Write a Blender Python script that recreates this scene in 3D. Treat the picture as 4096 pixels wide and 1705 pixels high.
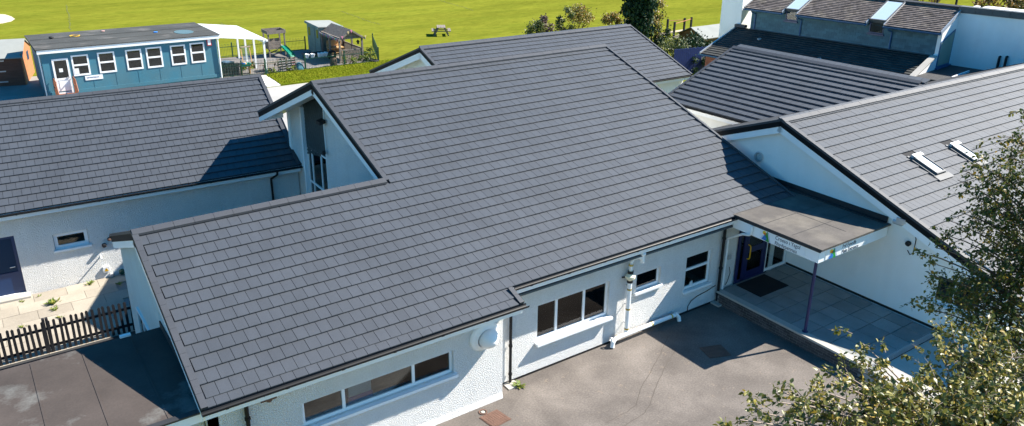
import bpy, math, random
import numpy as np
from mathutils import Vector, Matrix
random.seed(7); rng = np.random.default_rng(7)
for o in list(bpy.data.objects): bpy.data.objects.remove(o)
scene = bpy.context.scene; C = scene.collection

# ------------------------------------------------------------------ camera
FPX, CYP = 3180.7, 775.3
PITCH, ROLL, YAW = math.radians(21.026), math.radians(-.716), math.radians(35.148)
CAM = Vector((-9.732, -13.045, 11.206))
_f0 = Vector((math.sin(YAW), math.cos(YAW), 0)); _r0 = Vector((math.cos(YAW), -math.sin(YAW), 0))
FWD = _f0*math.cos(PITCH) - Vector((0, 0, 1))*math.sin(PITCH)
_d0 = -_r0.cross(FWD)
RIGHT = _r0*math.cos(ROLL) + _d0*math.sin(ROLL); DOWN = -_r0*math.sin(ROLL) + _d0*math.cos(ROLL)
cd = bpy.data.cameras.new('camera'); cam = bpy.data.objects.new('camera', cd); C.objects.link(cam)
cam.matrix_world = Matrix.Translation(CAM) @ Matrix((RIGHT, -DOWN, -FWD)).transposed().to_4x4()
cd.sensor_fit = 'HORIZONTAL'; cd.sensor_width = 36; cd.lens = FPX/4096*36
cd.shift_y = -(852.5-CYP)/4096; cd.clip_start = .1; cd.clip_end = 6000
scene.camera = cam

# ------------------------------------------------------------------ light
SUN_DIR = Vector((-1.0, .285, -.98)).normalized()          # the way the light travels
EL = math.asin(-SUN_DIR.z); AZ = math.atan2(-SUN_DIR.x, -SUN_DIR.y)   # clockwise from +Y
w = bpy.data.worlds.new('World'); scene.world = w; w.use_nodes = True
nt = w.node_tree; bg = nt.nodes['Background']
sky = nt.nodes.new('ShaderNodeTexSky'); sky.sky_type = 'NISHITA'; sky.sun_disc = False
sky.sun_elevation = EL; sky.sun_rotation = AZ; sky.air_density = 1.0; sky.dust_density = .25; sky.ozone_density = 4.0
hs = nt.nodes.new('ShaderNodeHueSaturation'); hs.inputs['Saturation'].default_value = 1.38; hs.inputs['Hue'].default_value = .491; nt.links.new(sky.outputs[0], hs.inputs['Color'])
nt.links.new(hs.outputs[0], bg.inputs[0]); bg.inputs[1].default_value = .08
sl = bpy.data.lights.new('sun', 'SUN'); sl.energy = 5.0; sl.angle = math.radians(.5); sl.color = (1, .93, .83)
so = bpy.data.objects.new('sun', sl); C.objects.link(so)
so.rotation_euler = SUN_DIR.to_track_quat('-Z', 'Y').to_euler(); so.location = (20, -10, 40)
vs = scene.view_settings; vs.view_transform = 'Standard'; vs.look = 'None'; vs.exposure = 1.5; vs.gamma = 1
scene.render.engine = 'CYCLES'

# ------------------------------------------------------------------ pixel helpers (photo pixel -> point on a known surface)
def ray(u, v): return FWD + RIGHT*((u-2048)/FPX) + DOWN*((v-CYP)/FPX)
def onplane(u, v, P0, n):
    d = ray(u, v); n = Vector(n); return CAM + d*((Vector(P0)-CAM).dot(n)/d.dot(n))
def onX(u, v, x): return onplane(u, v, (x, 0, 0), (1, 0, 0))
def onY(u, v, y): return onplane(u, v, (0, y, 0), (0, 1, 0))
def onZ(u, v, z): return onplane(u, v, (0, 0, z), (0, 0, 1))
def along(u, v, d): return CAM + ray(u, v).normalized()*d
def px(P):
    q = Vector(P)-CAM; z = q.dot(FWD)
    return (2048+FPX*q.dot(RIGHT)/z, CYP+FPX*q.dot(DOWN)/z, z)

# ------------------------------------------------------------------ materials
def mat(name, col, rough=.75, var=.12, scale=3.0, bump=0.0, bscale=60.0, island=0.0, col2=None, mixscale=1.2, mixlo=.45, mixhi=.62,
        spec=.4, metal=0.0, stretch=None, rot=None, detail=6, voro=False, bdist=.02, fine=None, transl=0.0, streak=None, col3=None, mix3=(2.0, .58, .66)):
    dk = lambda c: None if c is None else tuple(x*.86 for x in c) if max(c) < .45 else c
    col, col2, col3 = dk(col), dk(col2), dk(col3)
    m = bpy.data.materials.new(name); m.use_nodes = True; t = m.node_tree; N = t.nodes; L = t.links
    b = N['Principled BSDF']; b.inputs['Roughness'].default_value = rough
    b.inputs['Specular IOR Level'].default_value = spec; b.inputs['Metallic'].default_value = metal
    geo = N.new('ShaderNodeNewGeometry'); pos = geo.outputs['Position']
    if stretch or rot:
        mp = N.new('ShaderNodeMapping'); L.new(pos, mp.inputs[0])
        if stretch: mp.inputs['Scale'].default_value = stretch
        if rot: mp.inputs['Rotation'].default_value = rot
        pos = mp.outputs[0]
    def noise(s, d=detail, r=.6):
        n = N.new('ShaderNodeTexNoise'); n.inputs['Scale'].default_value = s; n.inputs['Detail'].default_value = d
        n.inputs['Roughness'].default_value = r; L.new(pos, n.inputs['Vector']); return n.outputs['Fac']
    cur = N.new('ShaderNodeRGB'); cur.outputs[0].default_value = (*col, 1); cur = cur.outputs[0]
    if col2 is not None:
        r = N.new('ShaderNodeMapRange'); r.inputs[1].default_value = mixlo; r.inputs[2].default_value = mixhi; L.new(noise(mixscale), r.inputs[0])
        mx = N.new('ShaderNodeMixRGB'); L.new(r.outputs[0], mx.inputs[0]); L.new(cur, mx.inputs[1]); mx.inputs[2].default_value = (*col2, 1); cur = mx.outputs[0]
    def modulate(fac, amt, cur):
        r = N.new('ShaderNodeMapRange'); r.inputs[1].default_value = .25; r.inputs[2].default_value = .75
        r.inputs[3].default_value = 1-amt; r.inputs[4].default_value = 1+amt; L.new(fac, r.inputs[0])
        mx = N.new('ShaderNodeMixRGB'); mx.blend_type = 'MULTIPLY'; mx.inputs[0].default_value = 1; L.new(cur, mx.inputs[1]); L.new(r.outputs[0], mx.inputs[2]); return mx.outputs[0]
    if col3 is not None:
        r = N.new('ShaderNodeMapRange'); r.inputs[1].default_value = mix3[1]; r.inputs[2].default_value = mix3[2]; L.new(noise(mix3[0], 8, .7), r.inputs[0])
        mx = N.new('ShaderNodeMixRGB'); L.new(r.outputs[0], mx.inputs[0]); L.new(cur, mx.inputs[1]); mx.inputs[2].default_value = (*col3, 1); cur = mx.outputs[0]
    if var: cur = modulate(noise(scale), var, cur)
    if streak:
        mp2 = N.new('ShaderNodeMapping'); mp2.inputs['Scale'].default_value = streak[0]; L.new(geo.outputs['Position'], mp2.inputs[0])
        n2 = N.new('ShaderNodeTexNoise'); n2.inputs['Scale'].default_value = 1; n2.inputs['Detail'].default_value = 5; L.new(mp2.outputs[0], n2.inputs['Vector']); cur = modulate(n2.outputs['Fac'], streak[1], cur)
    if fine: cur = modulate(noise(fine[0], 3), fine[1], cur)
    if island:
        ad = N.new('ShaderNodeObjectInfo'); a = N.new('ShaderNodeMath'); a.operation = 'ADD'; L.new(geo.outputs['Random Per Island'], a.inputs[0]); L.new(ad.outputs['Random'], a.inputs[1])
        fr = N.new('ShaderNodeMath'); fr.operation = 'FRACT'; L.new(a.outputs[0], fr.inputs[0])
        r = N.new('ShaderNodeMapRange'); r.inputs[3].default_value = 1-island; r.inputs[4].default_value = 1+island; L.new(fr.outputs[0], r.inputs[0])
        mx = N.new('ShaderNodeMixRGB'); mx.blend_type = 'MULTIPLY'; mx.inputs[0].default_value = 1; L.new(cur, mx.inputs[1]); L.new(r.outputs[0], mx.inputs[2]); cur = mx.outputs[0]
    L.new(cur, b.inputs['Base Color'])
    if bump:
        bp = N.new('ShaderNodeBump'); bp.inputs['Strength'].default_value = bump; bp.inputs['Distance'].default_value = bdist
        if voro:
            v = N.new('ShaderNodeTexVoronoi'); v.inputs['Scale'].default_value = bscale; L.new(pos, v.inputs['Vector']); L.new(v.outputs['Distance'], bp.inputs['Height'])
        else: L.new(noise(bscale, 4), bp.inputs['Height'])
        L.new(bp.outputs[0], b.inputs['Normal'])
    if transl:
        tr = N.new('ShaderNodeBsdfTranslucent'); L.new(cur, tr.inputs[0]); ms = N.new('ShaderNodeMixShader'); ms.inputs[0].default_value = transl
        L.new(b.outputs[0], ms.inputs[1]); L.new(tr.outputs[0], ms.inputs[2]); L.new(ms.outputs[0], N['Material Output'].inputs[0])
    return m
def glass(name, tint=(.75, .82, .82), refl=.05):
    m = bpy.data.materials.new(name); m.use_nodes = True; t = m.node_tree; N = t.nodes; L = t.links; N.remove(N['Principled BSDF'])
    tr = N.new('ShaderNodeBsdfTransparent'); tr.inputs[0].default_value = (*tint, 1)
    gl = N.new('ShaderNodeBsdfGlossy'); gl.inputs['Roughness'].default_value = .02
    fr = N.new('ShaderNodeFresnel'); fr.inputs[0].default_value = 1.5
    ms = N.new('ShaderNodeMixShader'); L.new(fr.outputs[0], ms.inputs[0]); L.new(tr.outputs[0], ms.inputs[1]); L.new(gl.outputs[0], ms.inputs[2])
    L.new(ms.outputs[0], N['Material Output'].inputs[0]); return m
def leafmat(name, c1, c2, c3, c4=None, rough=.4, transl=.3, spec=.5):
    m = bpy.data.materials.new(name); m.use_nodes = True; t = m.node_tree; N = t.nodes; L = t.links; b = N['Principled BSDF']
    geo = N.new('ShaderNodeNewGeometry'); oi = N.new('ShaderNodeObjectInfo'); a = N.new('ShaderNodeMath'); a.operation = 'ADD'
    L.new(geo.outputs['Random Per Island'], a.inputs[0]); L.new(oi.outputs['Random'], a.inputs[1]); fr = N.new('ShaderNodeMath'); fr.operation = 'FRACT'; L.new(a.outputs[0], fr.inputs[0])
    cr = N.new('ShaderNodeValToRGB'); L.new(fr.outputs[0], cr.inputs[0]); e = cr.color_ramp.elements
    e[0].position = 0; e[0].color = (*c1, 1); e[1].position = .55; e[1].color = (*c2, 1); x = e.new(.85); x.color = (*c3, 1); x = e.new(1.0); x.color = (*(c4 or c3), 1)
    L.new(cr.outputs[0], b.inputs['Base Color']); b.inputs['Roughness'].default_value = rough; b.inputs['Specular IOR Level'].default_value = spec
    tr = N.new('ShaderNodeBsdfTranslucent'); L.new(cr.outputs[0], tr.inputs[0]); ms = N.new('ShaderNodeMixShader'); ms.inputs[0].default_value = transl
    L.new(b.outputs[0], ms.inputs[1]); L.new(tr.outputs[0], ms.inputs[2]); L.new(ms.outputs[0], N['Material Output'].inputs[0]); return m

TILE = mat('roof_tile', (.048, .056, .069), .62, .12, .6, .25, 160, island=.07, fine=(55, .16), spec=.45, bdist=.004, streak=((5, 1.2, 1.2), .07), col3=(.058, .062, .068), mix3=(9.0, .62, .70))
TILE_E = TILE
RIDGE = mat('ridge_trim', (.046, .051, .061), .6, .10, 1.5, .15, 120, island=.05, fine=(60, .1))
DECK = mat('roof_underlay', (.018, .019, .022), .9, .1)
DARKTRIM = mat('dark_verge', (.008, .009, .011), .7, .1, spec=.15)
RENDER = mat('roughcast_render', (.86, .86, .84), .85, .05, .6, 1.0, 42, col2=(.78, .77, .74), mixscale=.55, mixlo=.52, mixhi=.8, fine=(38, .10), bdist=.075, spec=.2, streak=((5, 5, .5), .03))
RENDER_S = mat('smooth_render', (.84, .84, .82), .8, .07, .8, .35, 30, col2=(.74, .73, .69), mixscale=.8, mixlo=.5, mixhi=.85, spec=.2, streak=((3, 3, .4), .025))
UPVC = mat('white_upvc', (.82, .83, .83), .35, .03, 2, spec=.5)
FASCIA = mat('white_fascia', (.86, .87, .88), .35, .05, 1.2, spec=.4)
BLACKP = mat('black_gutter', (.010, .011, .013), .5, .1, spec=.25)
GLASS = glass('window_glass', (.84, .88, .88))
ASPHALT = mat('asphalt', (.112, .098, .088), .88, .22, .9, .5, 90, col2=(.185, .163, .145), mixscale=.5, mixlo=.38, mixhi=.68, col3=(.215, .175, .14), mix3=(3.0, .60, .72), fine=(24, .26), bdist=.008, spec=.25)
TAR = mat('tar_joint', (.085, .072, .06), .8, .2, 4)
SLAB = mat('paving_slab', (.27, .28, .27), .85, .2, 1.3, .2, 60, island=.14, fine=(25, .08), bdist=.005, spec=.25)
COURT = mat('courtyard_slab', (.36, .32, .26), .85, .16, 1.1, .2, 60, island=.12, fine=(20, .1), bdist=.005, spec=.2)
CONC = mat('concrete', (.42, .40, .36), .85, .12, 1.2, .2, 50, fine=(22, .08), bdist=.005, spec=.2)
PATHC = mat('path_concrete', (.36, .35, .33), .85, .12, .6, .15, 40, spec=.2)
FELT = mat('roof_felt', (.10, .091, .083), .85, .28, 1.4, .3, 70, col2=(.15, .135, .115), mixscale=.8, fine=(30, .1), bdist=.006, spec=.25)
FELT_D = mat('dark_felt', (.064, .052, .046), .88, .3, .9, .3, 40, col2=(.13, .128, .12), mixscale=.75, mixlo=.56, mixhi=.66, fine=(24, .1), bdist=.006, spec=.3)
FELT_EDGE = mat('felt_edge', (.03, .03, .032), .6, .2, 3)
BRICK = mat('grey_brick', (.085, .075, .075), .85, .2, 3, .3, 80, island=.22, spec=.2)
REDBRICK = mat('red_brick', (.26, .11, .075), .85, .2, 3, .3, 80, island=.2, spec=.2)
MORTAR = mat('mortar', (.26, .25, .235), .9, .1, 5)
GRASS = mat('field_grass', (.165, .175, .020), .95, .18, .12, .6, 3.0, col3=(.09, .115, .012), mix3=(1.6, .55, .68), col2=(.128, .148, .016), mixscale=.22, mixlo=.42, mixhi=.72, fine=(2.2, .22), spec=.0, bdist=.06, stretch=(.55, 1.9, 1), rot=(0, 0, -.35))
LAWN = mat('lawn_grass', (.15, .165, .014), .95, .18, .6, .7, 14, col2=(.12, .16, .010), mixscale=1.4, fine=(9, .25), spec=.0, bdist=.05)
TURF = leafmat('grass_blade', (.12, .16, .008), (.19, .215, .012), (.22, .23, .02), rough=.8, transl=.25, spec=.05)
BLUE = mat('blue_cladding', (.075, .20, .255), .6, .10, .5, .15, 14, col2=(.055, .205, .28), mixscale=.8, spec=.35)
BLUE_D = mat('blue_skirt', (.045, .18, .215), .6, .10, .5, spec=.35)
CABROOF = mat('cabin_felt', (.065, .066, .062), .85, .25, .5, .3, 30, col2=(.14, .13, .12), mixscale=.6, mixlo=.55, mixhi=.75, spec=.2)
SHEDB = mat('brown_boards', (.17, .075, .05), .75, .25, 2, .3, 30, stretch=(1, 1, 6), spec=.3)
SHEDO = mat('sunlit_brown_boards', (.42, .17, .075), .75, .15, 2, .3, 30, stretch=(1, 1, 6), spec=.3)
SHEDT = mat('tan_boards', (.22, .115, .055), .75, .2, 2, .3, 30, stretch=(1, 1, 6), spec=.3)
SHEDG = mat('grey_green_boards', (.22, .30, .27), .75, .15, 2, .3, 30, stretch=(1, 1, 5), spec=.3)
FELTG = mat('grey_shed_felt', (.27, .285, .27), .85, .1, 1, .1, 60, spec=.2)
WOODG = mat('weathered_wood', (.23, .195, .165), .8, .25, 3, .3, 30, stretch=(2, 2, 2), spec=.2)
WOODD = mat('dark_fence_wood', (.018, .018, .021), .75, .25, 4, .3, 40, spec=.3)
WOODR = mat('red_brown_rail', (.27, .10, .05), .65, .15, 4, spec=.3)
WOODO = mat('pine_wood', (.48, .30, .14), .7, .15, 4, spec=.3)
GREENM = mat('green_metal', (.012, .075, .045), .4, .1, spec=.5)
GREENP = mat('green_plastic', (.01, .30, .20), .3, .05, spec=.5)
NAVY = mat('navy_paint', (.004, .035, .12), .35, .1, spec=.5)
BLUEFENCE = mat('blue_fence_paint', (.012, .03, .16), .6, .15, 3)
PURPLE = mat('door_blue', (.010, .016, .085), .4, .08, spec=.5)
YELLOW = mat('yellow_paint', (.75, .42, .01), .4, .05)
STEEL = mat('steel', (.55, .56, .57), .35, .1, metal=.6)
RUST = mat('rusty_iron', (.15, .085, .062), .8, .25, 6, .3, 80, spec=.3)
SLATE = mat('slate_hanging', (.065, .145, .18), .7, .15, 1.5, .2, 60, island=.2, spec=.4)
SLATE_D = mat('panel_slate', (.03, .05, .055), .6, .12, 2, .2, 60, island=.15, spec=.4)
OLDTILE = mat('old_roof_tile', (.135, .115, .108), .9, .3, 1.3, .3, 60, island=.3, col2=(.20, .17, .14), mixscale=1.4, mixlo=.5, mixhi=.72, spec=.15)
LOWTILE = mat('low_roof_tile', (.05, .052, .05), .85, .3, .9, .3, 60, island=.2, spec=.2)
BLUEG = mat('blue_gutter', (.02, .10, .23), .35, .1, spec=.5)
LEAD = mat('lead_flashing', (.10, .105, .11), .6, .15, 3, metal=.2)
WPIPE = mat('white_pipe', (.82, .83, .82), .3, .05, 3, spec=.5)
CREAM = mat('cream_plastic', (.72, .68, .50), .4, .05)
RUBBER = mat('black_rubber', (.014, .014, .015), .7, .1)
TAPE = mat('yellow_tape', (.55, .38, .06), .5, .1)
BLACK = mat('black', (.01, .01, .011), .6, .1)
RED = mat('red_plastic', (.6, .03, .03), .4, .05)
SAND = mat('bare_soil', (.50, .42, .30), .95, .15, 1, .2, 12)
BARK = mat('birch_bark', (.34, .31, .28), .8, .35, 9, .4, 40, spec=.2)
TWIG = mat('twig', (.13, .085, .06), .7, .25, 9, spec=.25)
MAT_M = mat('door_mat', (.012, .012, .014), .95, .2, 20)
NOTICE = mat('paper_notice', (.75, .76, .75), .6, .04)
INK = mat('sign_ink', (.03, .03, .045), .5, 0)
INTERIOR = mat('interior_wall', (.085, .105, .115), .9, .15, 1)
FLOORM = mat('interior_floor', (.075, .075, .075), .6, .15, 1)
CURTAIN = mat('pale_curtain', (.33, .38, .30), .85, .1, 2)

# ------------------------------------------------------------------ mesh helpers
class MB:
    def __init__(s): s.v = []; s.f = []
    def add(s, vs, fs):
        n = len(s.v); s.v += [tuple(x) for x in vs]; s.f += [tuple(i+n for i in f) for f in fs]; return s
    def box(s, a, b):
        x0, y0, z0 = [min(p, q) for p, q in zip(a, b)]; x1, y1, z1 = [max(p, q) for p, q in zip(a, b)]
        return s.add([(x0,y0,z0),(x1,y0,z0),(x1,y1,z0),(x0,y1,z0),(x0,y0,z1),(x1,y0,z1),(x1,y1,z1),(x0,y1,z1)], HEX)
    def obox(s, O, a, b, c):        # corner O with edge vectors a,b,c
        O, a, b, c = Vector(O), Vector(a), Vector(b), Vector(c)
        vs = [O, O+a, O+a+b, O+b, O+c, O+a+c, O+a+b+c, O+b+c]
        f = HEX if a.cross(b).dot(c) > 0 else [tuple(reversed(q)) for q in HEX]
        return s.add(vs, f)
    def prism(s, poly, ext):        # polygon points extruded by a vector
        P = [Vector(p) for p in poly]; e = Vector(ext); n = len(P)
        nrm = Vector((0, 0, 0))
        for i in range(n): nrm += P[i].cross(P[(i+1) % n])
        if nrm.dot(e) < 0: P.reverse()
        return s.add(P+[p+e for p in P], [tuple(reversed(range(n))), tuple(range(n, 2*n))]+[(i, (i+1) % n, (i+1) % n+n, i+n) for i in range(n)])
    def quad(s, a, b, c, d): return s.add([a, b, c, d], [(0, 1, 2, 3)])
    def tube(s, pts, r, n=8, cap=True):
        P = [Vector(p) for p in pts]; R = r if isinstance(r, (list, tuple)) else [r]*len(P); vs = []; fs = []
        prev = None
        for i, p in enumerate(P):
            t = (P[min(i+1, len(P)-1)]-P[max(i-1, 0)]).normalized()
            u = t.orthogonal().normalized() if prev is None else (prev-t*prev.dot(t)).normalized()
            prev = u; v = t.cross(u)
            vs += [p+(u*math.cos(2*math.pi*k/n)+v*math.sin(2*math.pi*k/n))*R[i] for k in range(n)]
        for i in range(len(P)-1):
            fs += [(i*n+k, i*n+(k+1) % n, (i+1)*n+(k+1) % n, (i+1)*n+k) for k in range(n)]
        if cap: fs += [tuple(reversed(range(n))), tuple((len(P)-1)*n+k for k in range(n))]
        return s.add(vs, fs)
    def lathe(s, O, ax, prof, n=24):    # prof: (radius, height along ax)
        O = Vector(O); ax = Vector(ax).normalized(); u = ax.orthogonal().normalized(); v = ax.cross(u); vs = []; fs = []
        for r, h in prof: vs += [O+ax*h+(u*math.cos(2*math.pi*k/n)+v*math.sin(2*math.pi*k/n))*max(r, 1e-4) for k in range(n)]
        for i in range(len(prof)-1): fs += [(i*n+k, i*n+(k+1) % n, (i+1)*n+(k+1) % n, (i+1)*n+k) for k in range(n)]
        return s.add(vs, fs)
HEX = [(0,3,2,1),(4,5,6,7),(0,1,5,4),(1,2,6,5),(2,3,7,6),(3,0,4,7)]
def mesh(name, mb, m, smooth=False):
    me = bpy.data.meshes.new(name); me.from_pydata([tuple(v) for v in mb.v], [], mb.f); me.update()
    for x in (m if isinstance(m, (list, tuple)) else [m]): me.materials.append(x)
    if smooth: me.shade_smooth()
    return me
def tag(o, label=None, cat=None, group=None, kind=None):
    if label: o['label'] = label
    if cat: o['category'] = cat
    if group: o['group'] = group
    if kind: o['kind'] = kind
    return o
def thing(name, label, cat, loc, group=None, rotz=0):
    o = bpy.data.objects.new(name, None); C.objects.link(o); o.location = loc; o.rotation_euler = (0, 0, rotz); o.empty_display_size = .3
    return tag(o, label, cat, group)
def root_inv(par):
    return Matrix.Identity(4) if par.type != 'EMPTY' else (Matrix.Translation(par.location) @ par.rotation_euler.to_matrix().to_4x4()).inverted()
def part(name, mb, m, par, smooth=False, label=None, kind=None, local=False):
    me = mb if isinstance(mb, bpy.types.Mesh) else mesh(name, mb, m, smooth)
    o = bpy.data.objects.new(name, me); C.objects.link(o); o.parent = par
    if not local: o.matrix_parent_inverse = root_inv(par)
    return tag(o, label, None, None, kind)
def solo(name, mb, m, label=None, cat=None, group=None, kind=None, smooth=False):
    V = np.array([tuple(v) for v in mb.v]); c = Vector(((V[:,0].min()+V[:,0].max())/2, (V[:,1].min()+V[:,1].max())/2, V[:,2].min()))
    mb.v = [(x-c.x, y-c.y, z-c.z) for x, y, z in mb.v]
    o = bpy.data.objects.new(name, mesh(name, mb, m, smooth)); C.objects.link(o); o.location = c
    return tag(o, label, cat, group, kind)
def copy_tree(o, parent=None):
    c = o.copy(); C.objects.link(c)
    if parent: c.parent = parent
    for ch in o.children: copy_tree(ch, c)
    return c
Zv = Vector((0, 0, 1))

# ------------------------------------------------------------------ roof kit
TW, TG = .242, .329
class Roof:
    """O ridge reference point, e along the ridge, q horizontal downslope, s slope"""
    def __init__(s, O, th, slope, along_y=False):
        c, n = math.cos(math.radians(th)), math.sin(math.radians(th)); s.O = Vector(O); s.s = slope
        s.e, s.q = (Vector((n, -c, 0)), Vector((-c, -n, 0))) if along_y else (Vector((c, n, 0)), Vector((n, -c, 0)))
        s.dn = (s.q - Zv*slope).normalized(); s.up = -s.dn; s.k = math.sqrt(1+slope*slope)
        s.n = (s.q*slope+Zv).normalized(); s.gh = TG/s.k
    def P(s, u, t, h=0): return s.O+s.e*u+s.q*t-Zv*(s.s*t)+s.n*h
    def sbox(s, mb, u0, u1, t0, t1, h0, h1):
        return mb.obox(s.P(u0, t1, h0), s.e*(u1-u0), s.up*((t1-t0)*s.k), s.n*(h1-h0))
def tile_mesh(name, L, m, step=1.0):
    pr = [(0, -.006), (0, .040), (.008, .048), (L, .006), (L, -.03)]
    mb = MB(); mb.prism([(0, y, (z+.006)*step-.006 if y < L else z) for y, z in pr], (1, 0, 0)); return mesh(name, mb, m)
def lay_tiles(roof, R, rows, span, phase=0., m=None, gap=.0085, nmax=300, tw=TW, tg=None, name='tile', step=1.0):
    """rows: downslope positions t of the tile lower edges from eave upwards; span(t)-> list of (u0,u1)"""
    m = m or TILE; L = (tg or TG)+.05; me = tile_mesh(name, L, m, step)
    T = []
    for i, (t, tn) in enumerate(rows):
        tm = (t+tn)/2
        for (u0, u1) in span(tm):
            k = math.floor((u0-phase)/tw)-1; off = phase+(.5*tw if i % 2 else 0)
            u = off+k*tw
            while u < u1:
                a, b = max(u, u0), min(u+tw, u1)
                if b-a > .04: T.append((a, b, t, tn))
                u += tw
    def key(x):
        P = R.P((x[0]+x[1])/2, x[2]); q = px(P)
        return q[2] if (0 < q[0] < 4096 and 0 < q[1] < 1705) else 1e6
    T.sort(key=key); pr = [v.co.copy() for v in me.vertices]
    B = Matrix((R.e, R.up, R.n)).transposed().to_4x4()
    big = MB(); fs = [tuple(p.vertices) for p in me.polygons]
    for i, (a, b, t, tn) in enumerate(T):
        wj = random.uniform(-.0012, .0012); tilt = random.uniform(-.0015, .003)
        M = Matrix.Translation(R.P(a+gap/2, t, -.048+tilt)) @ B @ Matrix.Diagonal((b-a-gap+wj, 1, 1, 1))
        if i < nmax and key((a, b, t, tn)) < 1e6:
            o = bpy.data.objects.new(name, me); C.objects.link(o); o.parent = roof; o.matrix_basis = M
        else:
            big.add([M @ c for c in pr], fs)
    if big.v: part(name+'_field', big, m, roof, kind='stuff')
def ridge(roof, R, u0, u1, sb, name='ridge_tile', wdt=.15, h=.035, m=None, step=.42):
    n = max(1, round((u1-u0)/step)); d = (u1-u0)/n; mb = MB()
    A = [(wdt, -R.s*wdt+h), (0, h+.012), (-wdt, -sb*wdt+h), (-wdt, -sb*wdt+h-.05), (0, h-.045), (wdt, -R.s*wdt+h-.05)]
    mb.prism([R.q*a+Zv*b for a, b in A], R.e*(d-.006)); me = mesh(name, mb, m or RIDGE)
    for i in range(n):
        o = bpy.data.objects.new(name, me); C.objects.link(o); o.parent = roof; o.location = R.P(u0+i*d, 0)+Zv*random.uniform(0, .004)
def gutter(par, R, u0, u1, t, drop=.05, m=None, r=.055, name='gutter'):
    mb = MB(); c = R.P(0, t)-Zv*drop+R.q*(r*.55); n = 9
    arc = [(-math.cos(math.pi*k/(n-1))*r, -math.sin(math.pi*k/(n-1))*r) for k in range(n)]
    inn = [(a*.86, b*.86) for a, b in reversed(arc)]
    mb.prism([c+R.e*u0+R.q*a+Zv*b for a, b in arc+inn], R.e*(u1-u0))
    u = u0+.4
    while u < u1-.1:      # unions and brackets
        mb.prism([c+R.e*u+R.q*a*1.1+Zv*b*1.1 for a, b in arc+[(x*.8, y*.8) for x, y in reversed(arc)]], R.e*.05); u += 1.1
    return part(name, mb, m or BLACKP, par)
def verge(par, R, u, t0, t1, side, white=True, wtrim=.11, hb=.17, m=RIDGE):
    """side=+1: building lies towards +e"""
    mb = MB(); n = max(1, round((t1-t0)*R.k/TG)); dt = (t1-t0)/n
    for i in range(n):
        R.sbox(mb, u-.012*side, u+wtrim*side, t0+i*dt, t0+(i+1)*dt-.004, -.04, .028)
    part('verge_trim', mb, m, par)
    mb = MB(); R.sbox(mb, u, u+.03*side, t0, t1, -.19, -.03); part('verge_face', mb, DARKTRIM, par)
    if white:
        mb = MB(); R.sbox(mb, u+.012*side, u+.045*side, t0, t1, -.18-hb, -.19); part('bargeboard', mb, FASCIA, par)

# ------------------------------------------------------------------ walls and windows
def wall_rect(mb, O, e, L, z0, z1, n, holes=(), depth=.14):
    """front face with holes [(u0,u1,za,zb)], reveals going inwards; O at z=0 plan position"""
    O, e, n = Vector(O), Vector(e), Vector(n)
    us = sorted({0, L, *[h[0] for h in holes], *[h[1] for h in holes]}); zs = sorted({z0, z1, *[h[2] for h in holes], *[h[3] for h in holes]})
    P = lambda u, z, d=0: O+e*u+Zv*z-n*d
    fl = e.cross(Zv).dot(n) < 0
    def q(a, b, c, d): mb.quad(*( (d, c, b, a) if fl else (a, b, c, d)))
    for i in range(len(us)-1):
        for j in range(len(zs)-1):
            um, zm = (us[i]+us[i+1])/2, (zs[j]+zs[j+1])/2
            if any(h[0] < um < h[1] and h[2] < zm < h[3] for h in holes): continue
            q(P(us[i], zs[j]), P(us[i+1], zs[j]), P(us[i+1], zs[j+1]), P(us[i], zs[j+1]))
    for (a, b, c, d) in holes:
        q(P(a, c), P(b, c), P(b, c, depth), P(a, c, depth)); q(P(a, d, depth), P(b, d, depth), P(b, d), P(a, d))
        q(P(a, c, depth), P(a, d, depth), P(a, d), P(a, c)); q(P(b, c), P(b, d), P(b, d, depth), P(b, c, depth))
    return mb
def window(par, O, e, n, u0, u1, z0, z1, vb=(), hb=(), set=.07, fw=.055, sill=True, m=None, gm=None, sm=None, sillo=.09, name='window', proud=0):
    """vb: mullion positions u; hb: transoms (ulo,uhi,z)"""
    O, e, n = Vector(O), Vector(e), Vector(n); m = m or UPVC
    B = lambda mb, a, b, c, d, d0, d1: mb.obox(O+e*a+Zv*c-n*d1, e*(b-a), Zv*(d-c), n*(d1-d0))
    s = set-proud; mb = MB()
    B(mb, u0, u1, z0, z0+fw*1.15, s, s+.06); B(mb, u0, u1, z1-fw, z1, s, s+.06)
    B(mb, u0, u0+fw, z0+fw*1.15, z1-fw, s, s+.06); B(mb, u1-fw, u1, z0+fw*1.15, z1-fw, s, s+.06)
    xs = [u0+fw]+[x for v in sorted(vb) for x in (v-fw*.55, v+fw*.55)]+[u1-fw]
    for v in vb: B(mb, v-fw*.55, v+fw*.55, z0+fw*1.15, z1-fw, s+.002, s+.058)
    lights = []
    for k in range(0, len(xs), 2):
        zz = [z0+fw*1.15, z1-fw]
        for z in hb: zz.insert(1, z) if True else 0
        zz = sorted(zz)
        for j in range(len(zz)-1):
            a, b = zz[j]+(fw*.55 if j > 0 else 0), zz[j+1]-(fw*.55 if j < len(zz)-2 else 0); lights.append((xs[k], xs[k+1], a, b))
        for z in hb: B(mb, xs[k], xs[k+1], z-fw*.55, z+fw*.55, s-.004, s+.056)
    w_ = part(name, mb, m, par)
    for (a, b, c, d) in lights:
        p = MB(); B(p, a, b, c, d, s+.028, s+.034); part('pane', p, gm or GLASS, w_)
    if sill:
        p = MB(); B(p, u0-.06, u1+.06, z0-.07, z0-.004, -sillo, s+.06); part('sill', p, sm or UPVC, w_)
    return w_
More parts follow.
